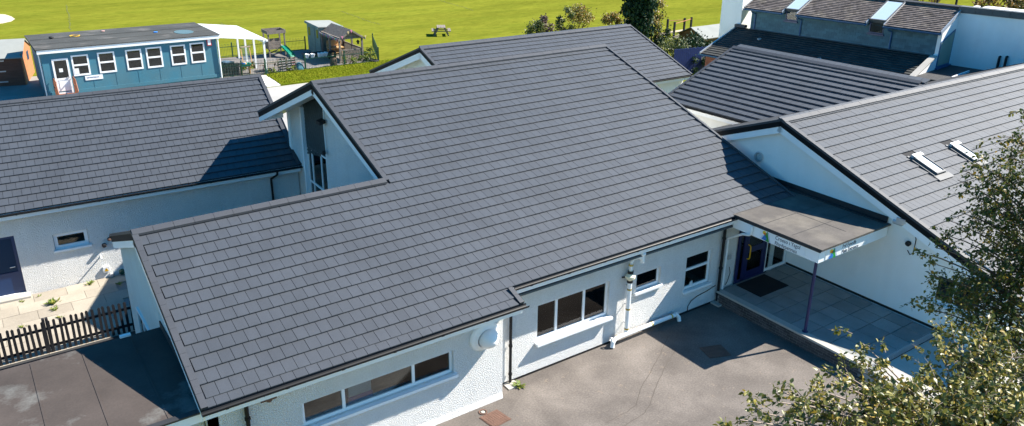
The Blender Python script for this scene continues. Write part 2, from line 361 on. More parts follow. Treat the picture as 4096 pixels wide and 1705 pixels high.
def downpipe(par, pts, r=.036, m=None, name='downpipe'):
    mb = MB().tube(pts, r, 10)
    a, b = Vector(pts[-2]), Vector(pts[-1])
    for k in (.15, .55, .9): p = a.lerp(b, k); mb.tube([p-Zv*.025, p+Zv*.025], r*1.35, 10)
    return part(name, mb, m or BLACKP, par, smooth=False)
def wedge(mb, poly_xz_yconst): pass
def text_mesh(name, body, size, M, m, par, thick=.002):
    cu = bpy.data.curves.new(name, 'FONT'); cu.body = body; cu.size = size; cu.extrude = thick; cu.resolution_u = 3; cu.space_line = .95
    o = bpy.data.objects.new(name, cu); C.objects.link(o); dg = bpy.context.evaluated_depsgraph_get(); dg.update()
    me = bpy.data.meshes.new_from_object(o.evaluated_get(dg)); bpy.data.objects.remove(o); bpy.data.curves.remove(cu)
    me.materials.clear(); me.materials.append(m); me.transform(M); return part(name, me, m, par)

# ================================================================== SETTING
GZ = -.7
def sheet(x0, x1, y0, y1, z, n=1): return MB().quad((x0, y0, z), (x1, y0, z), (x1, y1, z), (x0, y1, z))
solo('field', sheet(-2500, 2500, -1500, 3500, GZ), GRASS, kind='structure')
fc = solo('forecourt', MB().box((-7.25, -40, -1.2), (40, .55, 0)), ASPHALT, kind='structure')
# asphalt reinstatement joints and a faint patch strip
def strip(pts, wd, z, m, name):
    mb = MB(); P = [Vector((p[0], p[1], z)) for p in pts]
    for a, b in zip(P[:-1], P[1:]):
        d = (b-a).normalized(); n = Vector((-d.y, d.x, 0))*wd/2; a2 = a-d*wd*.5
        mb.quad(a2-n, b-n, b+n, a2+n)
    return mb
J1 = [onZ(u, v, 0) for u, v in ((2672, 1345), (2640, 1420), (2600, 1490), (2560, 1560), (2545, 1620), (2505, 1650), (2400, 1705))]
J2 = [onZ(u, v, 0) for u, v in ((2705, 1395), (2660, 1470), (2625, 1545), (2600, 1620), (2575, 1655), (2520, 1690), (2470, 1720))]
for J in (J1, J2):
    pts = []
    for a, b in zip(J[:-1], J[1:]):
        for k in range(5): p = a.lerp(b, k/5); pts.append((p.x+random.uniform(-.012, .012), p.y+random.uniform(-.012, .012)))
    part('tar_joint', strip(pts, .013, .004, TAR, ''), TAR, fc).matrix_parent_inverse = Matrix.Translation(-fc.location)
# courtyard slabs behind the front block
court = solo('courtyard', sheet(-16, -6.4, 6.0, 14.2, GZ+.008), MORTAR, kind='structure')
slabm = MB().box((0, 0, 0), (.886, .588, .035)); slab_me = mesh('slab', slabm, COURT)
for j in range(10):
    for i in range(11):
        x, y = -16+i*.895+(.45 if j % 2 else 0), 7.2+j*.597
        if x+.88 > -6.45: continue
        o = bpy.data.objects.new('slab', slab_me); C.objects.link(o); o.parent = court
        o.matrix_parent_inverse = Matrix.Translation(-court.location); o.location = (x, y, GZ+.012+random.uniform(0, .008)); o.rotation_euler = (random.uniform(-.004, .004), random.uniform(-.004, .004), 0)
solo('painted_shade_strip', sheet(-16, -6.5, 5.0, 9.12, GZ+.058), mat('painted_shade', (.035, .035, .036), .9, .2, 2), kind='structure')  # dark sheet: shade beside the picket fence painted as ground colour
# path and bare ground behind the wing, playground surface
solo('path', sheet(-16, 14, 25.5, 35.9, GZ+.006), PATHC, kind='structure')
solo('playground', sheet(3.9, 15.4, 39.3, 46.6, GZ+.012), mat('playground_surface', (.16, .15, .145), .9, .15, 1, .2, 40, fine=(12, .1)), kind='structure')
solo('yard', sheet(-16, 4, 35.9, 47, GZ+.010), mat('yard_concrete', (.24, .235, .22), .9, .2, .8, .2, 20), kind='structure')
lawn = solo('lawn', MB().prism([(6.75, 36.0, GZ), (24, 36.2, GZ), (24, 39.6, GZ), (6.95, 39.4, GZ)], (0, 0, .09)), LAWN, kind='structure')
solo('path_slab', MB().prism([(5.85, 36.0, GZ), (6.72, 36.0, GZ), (6.95, 39.3, GZ), (6.2, 39.3, GZ)], (0, 0, .06)), mat('pale_slab', (.62, .60, .56), .9, .1, 1), kind='structure')
def blades(x0, x1, y0, y1, z, n, h, seed):
    r = np.random.default_rng(seed); P = np.stack([r.uniform(x0, x1, n), r.uniform(y0, y1, n), np.full(n, z)], 1)
    a = r.uniform(0, 6.283, n); wd = h*.22; d = np.stack([np.cos(a), np.sin(a), 0*a], 1)*wd
    tip = P+np.stack([r.normal(0, h*.5, n), r.normal(0, h*.5, n), r.uniform(.5, 1.1, n)*h], 1)
    V = np.stack([P-d, P+d, tip], 1).reshape(-1, 3); mb = MB(); mb.v = V.tolist(); mb.f = [(3*i, 3*i+1, 3*i+2) for i in range(n)]; return mb
solo('grass', blades(6.8, 20, 36.1, 39.4, GZ+.07, 12000, .11, 3), TURF, 'tufted bright green grass on the strip before the playground fence', 'grass', kind='stuff')
# bare patch far left, farm track on the right
P_ = [onZ(u, v, GZ+.01) for u, v in ((-40, 55), (20, 58), (45, 66), (60, 76), (45, 86), (10, 94), (-60, 100))]
solo('bare_patch', MB().add(P_, [tuple(range(len(P_)))]), SAND, kind='structure')
T0 = [onZ(u, v, GZ+.012) for u, v in ((2640, 132), (2690, 124), (2760, 114), (2840, 100), (2935, 88))]
T1 = [onZ(u, v, GZ+.012) for u, v in ((2640, 141), (2690, 131), (2760, 120), (2840, 106), (2935, 93))]
mb = MB()
for i in range(len(T0)-1): mb.quad(T1[i], T1[i+1], T0[i+1], T0[i])
solo('track', mb, mat('track_gravel', (.42, .34, .24), .95, .25, .8, .3, 10), kind='structure')
# old drain lines showing darker in the turf
for ln in (((268, 20), (275, 60), (278, 90), (283, 125)), ((1362, 45), (1420, 65), (1480, 88), (1530, 100)), ((1750, 0), (1830, 22), (1900, 45)), ((885, 92), (915, 110))):
    pts = []
    Q = [onZ(u, v, GZ) for u, v in ln]
    for a, b in zip(Q[:-1], Q[1:]):
        for k in range(9): p = a.lerp(b, k/9); pts.append((p.x+random.uniform(-.1, .1), p.y+random.uniform(-.1, .1)))
    solo('turf_line', strip(pts, .09, GZ+.009, None, ''), mat('dry_turf', (.115, .125, .014), .95, .3, 1.5), kind='structure')

# ================================================================== MAIN BLOCK
YR, ZR, SL = 8.702, 5.916, .354
X1, XR, X3, X3B, XL, YK, YA, ZE = -1.545, 9.643, -.42, -.55, -7.457, 4.186, -.505, 2.835
ZK = ZE+SL*YK
main = thing('school_building', 'long white rendered school block under the big dark slate-grey tiled roof in the middle', 'building', (1, 4, 0))
RM = Roof((0, YR, ZR), 0, SL)
T = lambda y: YR-y
mb = MB()
RM.sbox(mb, XL+.03, X3B-.02, T(YK), T(YA), -.12, -.045); RM.sbox(mb, X1+.03, X3B-.02, 0, T(YK), -.12, -.046); RM.sbox(mb, X3B-.02, XR-.03, 0, T(0), -.12, -.047)
RKB = Roof((0, YK, ZK), 180, .39); RMB = Roof((0, YR, ZR), 180, .392)      # the slopes on the far side
RKB.sbox(mb, -X1, -XL-.03, 0, 3.72, -.12, 0); RMB.sbox(mb, -XR+.03, -X1-.03, 0, 5.35, -.12, 0)
roof = part('roof', mb, DECK, main)
rows = []; ys = [YA, -.311]+[i*.311 for i in range(0, 28)]
for a, b in zip(ys, ys[1:]+[ys[-1]+.29]): rows.append((T(a), T(b)))
def span(t):
    y = YR-t
    if y < 0: return [(XL+.1, X3B-.09)]
    if y < YK-.05: return [(XL+.1, XR-.06)]
    return [(X1+.1, XR-.06)]
lay_tiles(roof, RM, rows, span, phase=-.427)
ridge(roof, RM, X1, XR, .392); 
RK = Roof((0, YK, ZK), 0, SL); ridge(roof, RK, XL, X1+.02, .39)
# far-side slopes get plain courses
for R_, u0, u1, tl in ((RKB, -X1+.02, -XL-.1, 3.72), (RMB, -XR+.1, -X1-.1, 5.35)):
    n = int(tl/R_.gh); lay_tiles(roof, R_, [(tl-i*R_.gh, tl-(i+1)*R_.gh) for i in range(n)], lambda t: [(u0, u1)], nmax=0)
verge(main, RM, XL, T(YK)+.02, T(YA), 1); verge(main, RM, X1, .02, T(YK)+.06, 1); verge(main, RM, XR, .02, T(0), -1, wtrim=.07); verge(main, RM, X3B, T(0)+.03, T(YA), -1, wtrim=.1)
verge(main, RKB, -XL, .02, 3.72, -1); verge(main, RMB, -X1, .02, 5.35, -1); verge(main, RMB, -XR, .02, 5.35, 1, white=False)
gutter(main, RM, XL-.02, X3B+.08, T(YA), r=.075, drop=.045); gutter(main, RM, X3-.02, 7.15, T(0), r=.07, drop=.045)
gutter(main, RKB, -X1-.3, -XL+.02, 3.72)
mb = MB(); mb.box((XL+.05, YA+.02, 2.40), (X3B-.02, YA+.05, 2.59)); mb.box((X3-.05, .02, 2.58), (7.02, .05, 2.77)); part('fascia', mb, FASCIA, main)
mb = MB(); mb.box((XL+.05, YA+.05, 2.42), (X3B-.02, .02, 2.44)); mb.box((X3+.1, .05, 2.60), (9.5, .40, 2.62)); part('soffit', mb, FASCIA, main)
# soffit under the upper gable overhang
mb = MB(); RM.sbox(mb, X1+.05, -.68, .05, T(YK)-.05, -.2, -.17); RMB.sbox(mb, .68, -X1-.05, .05, 5.3, -.2, -.17); part('gable_soffit', mb, FASCIA, main)
mb = MB(); mb.obox((X1+.02, 13.99, 3.5), (.85, 0, 0), (0, .05, 0), (0, 0, .2)); part('fascia', mb, FASCIA, main)
# --- front walls
YF, YE_ = .36, -.05; XC = -.79
WA = (.50, 2.80, .86, 1.86); WB = (3.75, 4.63, 1.26, 1.78); WC = (5.62, 6.65, .74, 1.78); WE = (-5.55, -2.10, 1.16, 1.74)
mb = MB()
wall_rect(mb, (XC, YF, 0), (1, 0, 0), 7.72-XC, 0, 2.66, (0, -1, 0), [(a-XC, b-XC, c, d) for a, b, c, d in (WA, WB, WC)])
wall_rect(mb, (7.72, YF, 0), (1, 0, 0), 2.45, 2.44, 2.72, (0, -1, 0))
wl = part('wall', mb, RENDER, main)
mb = MB(); wall_rect(mb, (XL+.13, YE_, 0), (1, 0, 0), XC-XL-.13, -.7, 2.46, (0, -1, 0), [(WE[0]-XL-.13, WE[1]-XL-.13, WE[2], WE[3])])
mb.quad((XC, YE_, -.1), (XC, YF, -.1), (XC, YF, 2.46), (XC, YE_, 2.46))
# splayed bell-cast at the foot of the projecting wall
mb.prism([(-6.9, YE_, 0), (-6.9, YE_, .16), (-6.9, YE_-.035, 0)], (6.9+XC, 0, 0))
part('wall', mb, RENDER, main)
# end gable (faces left)
xg = XL+.14; gh_ = lambda y: ZE+SL*y-.14 if y < YK else ZK-.39*(y-YK)-.14
mb = MB()
poly = [(xg, YE_, -.7), (xg, 7.6, -.7), (xg, 7.6, gh_(7.6)), (xg, YK, gh_(YK)), (xg, YE_, gh_(YE_))]
mb.prism(poly, (.2, 0, 0)); part('wall', mb, RENDER, main)
mb = MB().box((xg+.2, 7.4, -.7), (-.7, 7.6, 2.75)); mb.box((9.3, .36, 0), (9.5, 13.4, 2.7)); mb.box((-.75, 13.2, -.7), (9.5, 13.4, 3.9)); part('wall', mb, RENDER_S, main)
mb = MB().prism([(9.3, .4, 2.7), (9.3, 13.3, 2.7), (9.3, 13.3, 3.9), (9.3, YR, ZR-.15), (9.3, .4, 2.8)], (.2, 0, 0)); part('wall', mb, RENDER_S, main)
# end gable window seen edge-on
window(main, (xg, 0, 0), (0, -1, 0), (-1, 0, 0), -6.3, -4.9, .2, 1.5, vb=(-5.6,), set=-.05, proud=0, sillo=.12)
# --- upper gable wall with the tall slate-hung recess
xu = -.70; gz = lambda y: (ZE+SL*y if y < YR else ZR-.392*(y-YR))-.2
mb = MB(); y0r, y1r = 10.15, 12.25
mb.prism([(xu, 4.2, 2.5), (xu, y0r, 2.5-2.5), (xu, y0r, gz(y0r)), (xu, YR, gz(YR)), (xu, 4.2, gz(4.2))], (.2, 0, 0))
mb.prism([(xu, y1r, -.7), (xu, 13.4, -.7), (xu, 13.4, gz(13.4)), (xu, y1r, gz(y1r))], (.2, 0, 0))
mb.box((xu+.05, 7.55, -.7), (xu+.25, y1r, .3)); part('wall', mb, RENDER, main)
mb = MB(); rec = part('slate_panel', MB().prism([(xu+.14, y0r-.05, 3.0), (xu+.14, y1r+.05, 2.62), (xu+.14, y1r+.05, gz(y1r)), (xu+.14, y0r-.05, gz(y0r))], (.05, 0, 0)), SLATE_D, main)
mb = MB()
for j in range(22):
    for i in range(15):
        y = y0r+.02+(i+.5*(j % 2))*.145; z = 2.65+j*.115
        zl = 3.0-(y-y0r)*.19
        if y+.12 > y1r or z < zl or z+.11 > gz(y)-.02: continue
        mb.obox((xu+.125-.012, y, z), (.012, 0, 0), (0, .135, 0), (.012, 0, .125))
part('slate_field', mb, SLATE_D, rec, kind='stuff')
mb = MB().box((xu-.004, y1r-.11, .3), (xu+.13, y1r+.002, gz(y1r)-.04)); mb.box((xu+.02, y0r-.002, .3), (xu+.13, y0r+.09, 3.2)); part('recess_trim', mb, FASCIA, main)
wnd = window(main, (xu+.1, 0, 0), (0, -1, 0), (-1, 0, 0), -y1r+.12, -y0r-.1, .5, 2.95, vb=(-11.75, -10.95), hb=(1.68,), set=.02, sill=False)
mb = MB().tube([(xu-.02, 10.02, 4.75), (xu-.05, 10.02, 4.1), (xu-.03, 10.02, 3.2)], .018, 6); part('cable', mb, WPIPE, main)
mb = MB().obox((xu-.25, 9.85, 4.25), (.2, 0, .05), (0, .3, 0), (0, 0, .1)); mb.tube([(xu-.05, 10, 4.3), (xu+.02, 10, 4.3)], .03, 6); mb.lathe((xu-.1, 9.95, 3.32), (-1, 0, 0), [(0, .0), (.07, 0), (.07, .08), (0, .1)], 10); part('security_light', mb, BLACK, main)
# --- floors, room backs
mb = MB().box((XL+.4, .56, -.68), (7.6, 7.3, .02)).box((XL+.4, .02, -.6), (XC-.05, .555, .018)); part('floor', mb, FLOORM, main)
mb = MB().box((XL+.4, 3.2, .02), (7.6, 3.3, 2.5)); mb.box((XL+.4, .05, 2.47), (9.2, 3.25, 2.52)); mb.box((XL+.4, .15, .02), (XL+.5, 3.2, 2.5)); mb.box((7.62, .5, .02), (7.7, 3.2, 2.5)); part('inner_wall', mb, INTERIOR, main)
# --- windows
window(main, (0, YF, 0), (1, 0, 0), (0, -1, 0), *WA[:4], vb=(1.14, 2.02), sill=True, sillo=.14, fw=.06, sm=FASCIA)
window(main, (0, YF, 0), (1, 0, 0), (0, -1, 0), *WB, sill=True, fw=.06, sillo=.07)
window(main, (0, YF, 0), (1, 0, 0), (0, -1, 0), *WC, hb=(1.34,), fw=.06, sillo=.07)
window(main, (0, YE_, 0), (1, 0, 0), (0, -1, 0), *WE, vb=(-4.66, -3.06), fw=.06, sillo=.1)
# --- black base line where the render stops short of the tarmac
mb = MB().box((XC+.02, YF-.012, .002), (7.2, YF+.02, .055)); mb.box((XL+.14, YE_-.02, .002), (XC, YE_+.02, .05)); part('damp_course', mb, BLACK, main)
# --- rainwater pipes
downpipe(main, [(-.45, .0, 2.66), (-.42, .0, 2.55), (-.34, .27, 2.4), (-.33, .29, 2.3), (-.33, .29, .06)])
downpipe(main, [(-6.35, -.45, 2.55), (-6.35, -.45, 2.45), (-6.6, -.14, 2.28), (-6.62, -.12, 2.2), (-6.62, -.12, .05)], r=.042)
downpipe(main, [(7.1, .0, 2.72), (7.1, .0, 2.58), (6.98, .24, 2.52), (6.98, .27, 2.4), (6.98, .27, .08)], r=.042)
mb = MB().box((6.8, .05, .004), (7.2, .4, .05)); mb.box((-.5, .08, .004), (-.18, .4, .03)); part('gully', mb, CONC, main)
# --- white soil pipe with taped joints
sp = MB().tube([(3.37, .22, .22), (3.37, .22, 1.72)], .06, 14); sp.tube([(3.37, .22, 2.08), (3.38, .22, 2.32), (3.42, .20, 2.40), (3.55, .13, 2.44)], .05, 12)
sp.tube([(2.80, .12, .02), (2.84, .14, .16), (2.92, .16, .21), (3.10, .18, .215), (5.12, .2, .20), (5.25, .2, .18), (5.30, .16, .10), (5.30, .14, .0)], .058, 12)
for x in (2.83, 3.05, 3.37, 5.2): sp.lathe((x-.03, .185, .212), (1, 0, 0), [(.05, 0), (.06, .005), (.06, .055), (.05, .06)], 12)
pipe = part('soil_pipe', sp, WPIPE, main, smooth=False)
mb = MB().lathe((3.37, .22, 1.72), (0, 0, 1), [(.05, 0), (.07, .01), (.07, .06), (.09, .10), (.135, .14), (.135, .20), (.09, .24), (.07, .28), (.05, .36)], 16); part('inline_fan', mb, CREAM, pipe)
mb = MB()
for z in (1.72, 1.98): mb.lathe((3.37, .22, z), (0, 0, 1), [(.06, 0), (.08, .005), (.08, .075), (.06, .08)], 14)
mb.tube([(3.37, .3, 1.85), (3.2, .34, 1.86)], .02, 6); part('rubber_coupling', mb, RUBBER, pipe)
mb = MB().lathe((3.62, .08, 2.28), (0, 0, 1), [(0, 0), (.05, .0), (.056, .08), (.05, .2), (.075, .215), (.085, .26), (.07, .285), (0, .295)], 16); mb.tube([(3.55, .13, 2.44), (3.60, .09, 2.40)], .05, 10); part('vent_cap', mb, WPIPE, pipe)
mb = MB()
for z in (.33, .92, 1.5, 2.2): mb.lathe((3.37, .22, z), (0, 0, 1), [(.060, 0), (.0625, .001), (.0625, .05), (.060, .051)], 14)
for x in (3.0, 3.72, 4.25, 5.0): mb.lathe((x, .19, .208), (1, 0, 0), [(.058, 0), (.0605, .001), (.0605, .045), (.058, .046)], 14)
part('tape_band', mb, TAPE, pipe)
mb = MB()
for z in (.36, .95, 1.53): mb.lathe((3.37, .22, z), (0, 0, 1), [(.060, 0), (.064, .001), (.064, .014), (.060, .015)], 14)
part('tape_stripe', mb, BLACK, pipe)
mb = MB()
for z in (.5, 1.05, 1.6): mb.tube([(3.37, .27, z), (3.37, .37, z)], .015, 6); mb.lathe((3.37, .22, z), (0, 0, 1), [(.054, 0), (.06, .002), (.06, .022), (.054, .024)], 12)
part('pipe_clip', mb, STEEL, pipe)
mb = MB().tube([(6.92, .34, .55), (6.6, .35, .47), (6.2, .35, .42), (5.95, .345, .34), (5.84, .345, .2), (5.82, .33, .02)], .012, 6); mb.tube([(7.45, .34, 1.0), (7.5, .33, .8), (7.42, .33, .55), (7.35, .33, .45)], .01, 6); part('cable', mb, BLACK, main)
mb = MB().box((7.32, .30, 1.28), (7.44, .36, 1.42)); part('outside_socket', mb, STEEL, main)
mb = MB().tube([(-6.2, -.06, 2.2), (-6.2, -.2, 2.17)], .06, 10); mb.obox((-6.36, -.2, 2.16), (.3, 0, 0), (0, .15, 0), (0, 0, .05)); part('wall_vent', mb, RUST, main)
# --- round white fan cowl
ax = Vector((.05, -1, -.1)).normalized(); o_ = Vector((-1.30, -.02, 1.84))
mb = MB().lathe(o_-ax*.04, ax, [(.30, 0), (.37, .02), (.385, .06), (.375, .10), (.33, .125), (.27, .14), (.26, .16), (.235, .17)], 32)
mb.lathe(o_+Vector((.05, 0, -.02)), ax, [(.25, .09), (.245, .15), (.21, .24), (.15, .31), (.10, .35), (.05, .375), (0, .38)], 28)
part('fan_cowl', mb, UPVC, main, smooth=True)
# --- entrance doors
mb = MB(); D = lambda a, b, c, d, y0=.29, y1=.35: mb.box((a, y0, c), (b, y1, d))
D(7.72, 7.80, .4, 2.44); D(7.80, 9.02, 2.36, 2.44); D(8.94, 9.02, .4, 2.36); D(7.97, 8.06, .4, 2.36); D(7.80, 8.94, .4, .47)
D(8.08, 8.19, .48, 2.35, .30, .345); D(8.83, 8.93, .48, 2.35, .30, .345); D(8.19, 8.83, .48, .66, .30, .345); D(8.19, 8.83, 1.26, 1.44, .30, .345); D(8.19, 8.83, 2.22, 2.35, .30, .345)
door = part('door', mb, PURPLE, main)
mb = MB().box((8.19, .32, .66), (8.83, .325, 1.26)); mb.box((8.19, .32, 1.44), (8.83, .325, 2.22)); mb.box((7.80, .32, .47), (7.97, .325, 2.36)); part('pane', mb, GLASS, door)
mb = MB().tube([(8.14, .29, 1.10), (8.14, .22, 1.12), (8.14, .20, 1.16), (8.14, .20, 1.50), (8.14, .22, 1.54), (8.14, .29, 1.56)], .018, 8); part('handle', mb, YELLOW, door)
window(main, (0, .33, 0), (1, 0, 0), (0, -1, 0), 9.04, 10.08, .4, 2.44, hb=(1.95,), set=.0, fw=.075, sill=False)
mb = MB().box((7.7, .36, .4), (7.75, .5, 2.44)); part('wall', mb, RENDER_S, main)
mb = MB().box((7.75, .4, .3), (9.3, 4.5, .40)); part('floor', mb, FLOORM, main)
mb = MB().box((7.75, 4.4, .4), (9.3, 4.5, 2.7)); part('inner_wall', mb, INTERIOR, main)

# ================================================================== ENTRANCE CANOPY
XA0, XA1, YC1, ZB, ZT = 7.02, 10.06, -2.683, 2.46, 2.80
cp = thing('entrance_canopy', 'flat felted porch canopy with white fascia and welcome lettering above the main doors', 'canopy', (8.5, -1.2, .4))
mb = MB().box((XA0+.03, YC1+.03, ZB+.03), (XA1, 2.6, ZT+.01)); part('deck', mb, FASCIA, cp)
mb = MB().box((XA0, YC1, ZB), (XA0+.028, .28, ZT)); mb.box((XA0+.028, YC1, ZB), (XA1, YC1+.028, ZT)); fas = part('fascia', mb, FASCIA, cp)
mb = MB().box((XA0-.035, YC1-.075, ZT+.012), (XA1-.01, 3.2, ZT+.055)); mb.box((9.66, 3.2, ZT+.012), (XA1-.01, 6.5, ZT+.055)); fe = part('felt_roof', mb, FELT, cp)
mb = MB().box((XA0-.035, YC1-.078, ZT+.056), (XA0+.10, 0.0, ZT+.068)); mb.box((XA0+.10, YC1-.078, ZT+.056), (9.4, YC1+.12, ZT+.068)); mb.box((XA0+.12, YC1+.122, ZT+.056), (9.4, YC1+.30, ZT+.062)); part('felt_edge', mb, FELT, fe)
mb = MB().box((XA0-.04, YC1-.04, ZT-.03), (XA0-.002, .1, ZT+.05)); part('drip_edge', mb, FELT_EDGE, fe)
mb = MB()
for k, y in enumerate((-1.75, -.85, .05)): mb.box((XA0+.1, y, ZT+.056), (XA1-.1, y+.014, ZT+.060))
mb.box((8.55, YC1+.3, ZT+.056), (8.565, 2, ZT+.0595)); part('felt_lap', mb, FELT_EDGE, fe)
mb = MB().obox((XA1+.0, YC1+.06, ZT+.05), (.03, 0, 0), (0, 8, 0), (.0, 0, .16)); mb.obox((9.9, YC1+.06, ZT+.056), (.14, 0, 0), (0, 8, 0), (0, 0, .02)); part('felt_upstand', mb, FELT_EDGE, fe)
mb = MB().tube([(7.13, -2.57, .4), (7.13, -2.57, 2.49)], .04, 14); post = part('post', mb, PURPLE, cp)
mb = MB().lathe((7.13, -2.57, .4), (0, 0, 1), [(.08, 0), (.08, .012), (.04, .015)], 14); part('base_plate', mb, PURPLE, post)
# rainwater pipe from the canopy
mb = MB().tube([(6.97, -.62, 2.76), (6.97, -.62, 2.52), (6.98, -.55, 2.46), (7.0, -.32, 2.40), (7.1, .2, 2.06), (7.16, .27, 2.0), (7.16, .28, .45), (7.16, .28, .08)], .036, 10); part('downpipe', mb, WPIPE, cp)
# signs
sgn = part('sign_board', MB().box((XA0-.012, -2.30, ZB+.025), (XA0-.002, -.86, ZT-.04)), UPVC, cp)
Mx = Matrix((( 0, 0, -1, 0), (-1, 0, 0, 0), (0, 1, 0, 0), (0, 0, 0, 1)))     # local x -> -Y, y -> Z, normal -> -X
text_mesh('lettering', 'Croeso i Ysgol\nRhydypennau', .155, Matrix.Translation((XA0-.014, -1.36, 2.635)) @ Mx @ Matrix.Diagonal((.83, 1, 1, 1)), INK, sgn)
sg2 = part('sign_board', MB().box((7.3, YC1-.012, ZB+.02), (9.1, YC1-.002, ZT-.04)), UPVC, cp)
My = Matrix(((1, 0, 0, 0), (0, 0, -1, 0), (0, 1, 0, 0), (0, 0, 0, 1)))
text_mesh('lettering', 'Prif Fynedfa\nMain Entrance', .155, Matrix.Translation((7.98, YC1-.014, 2.635)) @ My @ Matrix.Diagonal((.83, 1, 1, 1)), INK, sg2)
LG = [mat('logo_green', (.03, .30, .06), .5, 0), mat('logo_blue', (.03, .16, .48), .5, 0), mat('logo_yellow', (.85, .55, .03), .5, 0), mat('logo_orange', (.72, .10, .02), .5, 0)]
def logo(par, M):
    def flat(name, pts, z, m): me = mesh(name, MB().add([M @ Vector((x, y, z)) for x, y in pts], [tuple(range(len(pts)))]), m); part(name, me, m, par)
    flat('logo_triangle', [(.0, .0), (.26, -.02), (.17, .27)], .001, LG[0])
    flat('logo_wave', [(.0, .0), (.13, -.01), (.17, .06), (.12, .11), (.085, .145)], .002, LG[1])
    c = [(.075+.055*math.cos(a*.3142), .20+.055*math.sin(a*.3142)) for a in range(20)]; flat('logo_sun', c, .0015, LG[2])
    c = [(.10+.032*math.cos(a*.3142), .175+.032*math.sin(a*.3142)) for a in range(20)]; flat('logo_dot', c, .0025, LG[3])
    for k in range(9): flat('logo_letter', [(.195+k*.0105, .235-k*.031), (.212+k*.0105, .240-k*.031), (.218+k*.0105, .222-k*.031), (.201+k*.0105, .217-k*.031)], .002, LG[1])
    for k in range(4): flat('logo_letter', [(-.03+k*.02, .015+k*.03), (-.012+k*.02, .005+k*.03), (-.004+k*.02, .018+k*.03), (-.022+k*.02, .028+k*.03)], .002, LG[1])
logo(sgn, Matrix.Translation((XA0-.014, -.93, 2.49)) @ Mx); logo(sg2, Matrix.Translation((7.42, YC1-.014, 2.48)) @ My @ Matrix.Diagonal((1.25, 1, 1, 1)))

# ================================================================== PATIO
ZP = .397; patio = solo('patio', MB().box((7.13, -4.36, -.1), (10.08, .31, ZP-.04)), TAR, kind='structure')
sm_ = mesh('slab', MB().box((0, 0, 0), (.578, .578, .035)), SLAB)
for j in range(8):
    for i in range(5):
        o = bpy.data.objects.new('slab', sm_); C.objects.link(o); o.parent = patio; o.matrix_parent_inverse = Matrix.Translation(-patio.location)
        o.location = (7.15+i*.598, .30-.592-j*.598, ZP-.037+random.uniform(0, .005)); o.scale.x = 1 if i < 4 else .87; o.rotation_euler = (random.uniform(-.003, .003), random.uniform(-.003, .003), 0)
pw = thing('retaining_wall', 'low dark brick retaining wall with stone coping along the porch terrace edge', 'wall', (7.05, -2, 0))
part('core', MB().box((6.955, -4.38, -.05), (7.12, .30, ZP-.055)), MORTAR, pw)
part('coping', MB().box((6.93, -4.40, ZP-.052), (7.145, .30, ZP+.004)), CONC, pw)
bm_ = mesh('brick', MB().box((0, 0, 0), (.1, .213, .063)), BRICK)
for j in range(5):
    for i in range(22):
        y = -4.38+i*.223+(.11 if j % 2 else 0)
        if y+.213 > .3: continue
        o = bpy.data.objects.new('brick', bm_); C.objects.link(o); o.parent = pw; o.matrix_parent_inverse = root_inv(pw); o.location = (6.948+random.uniform(-.003, .002), y, -.02+j*.0735)
solo('ramp', MB().prism([(6.94, -4.42, -.1), (6.94, -4.42, ZP), (6.94, -7.2, .02), (6.94, -7.2, -.1)], (3.14, 0, 0)), CONC, kind='structure')
mb = MB().box((6.96, -4.62, ZP-.02), (10.05, -4.45, ZP-.012))
gr = solo('drain_grate', mb, RUBBER, 'narrow slotted drain grate across the top of the ramp', 'drain grate')
mb = MB()
for i in range(60): mb.box((6.98+i*.051, -4.61, ZP-.011), (7.0+i*.051, -4.46, ZP+.004))
part('slat', mb, STEEL, gr).matrix_parent_inverse = Matrix.Translation(-gr.location)
solo('doormat', MB().box((7.68, -.68, ZP+.004), (8.95, .20, ZP+.018)), MAT_M, 'large black rectangular mat lying in front of the blue entrance door', 'doormat')
def cover(corners, label, n1, n2):
    A, B, Cc, D_ = [onZ(u, v, .004) for u, v in corners]; o = thing('manhole_cover', label, 'manhole cover', (A+Cc)/2, 'iron inspection covers in the tarmac')
    part('frame', MB().prism([p+((p-(A+Cc)/2)*.06) for p in (A, B, Cc, D_)], (0, 0, .006)), RUST, o)
    part('lid', MB().prism([A, B, Cc, D_], (0, 0, .012)), RUST, o)
    m2 = MB()
    for i in range(n1):
        for j in range(n2):
            P = lambda s, t: A.lerp(B, s).lerp(D_.lerp(Cc, s), t)
            a, b = (i+.2)/n1, (i+.8)/n1; c, d = (j+.2)/n2, (j+.8)/n2
            m2.prism([P(a, c)+Zv*.012, P(b, c)+Zv*.012, P(b, d)+Zv*.012, P(a, d)+Zv*.012], (0, 0, .004))
    part('lid_pattern', m2, RUST, o, kind='stuff')
cover([(2800, 1392), (2882, 1380), (2923, 1422), (2841, 1433)], 'rusty square manhole cover lying in the canopy shadow', 8, 8)
cover([(1920, 1672), (1987, 1640), (2043, 1677), (1975, 1712)], 'rusty square manhole cover in sunlight beside the projecting white wall', 8, 8)
p = onZ(1932, 1650, 0); o = thing('drain', 'small round broken terracotta drain beside the sunlit manhole cover', 'drain', p)
part('rim', MB().lathe(p, (0, 0, 1), [(.10, .0), (.10, .018), (.075, .018), (.075, .006)], 16), RUST, o); part('plug', MB().lathe(p, (0, 0, 1), [(.05, .004), (.05, .016), (0, .02)], 9), CONC, o)

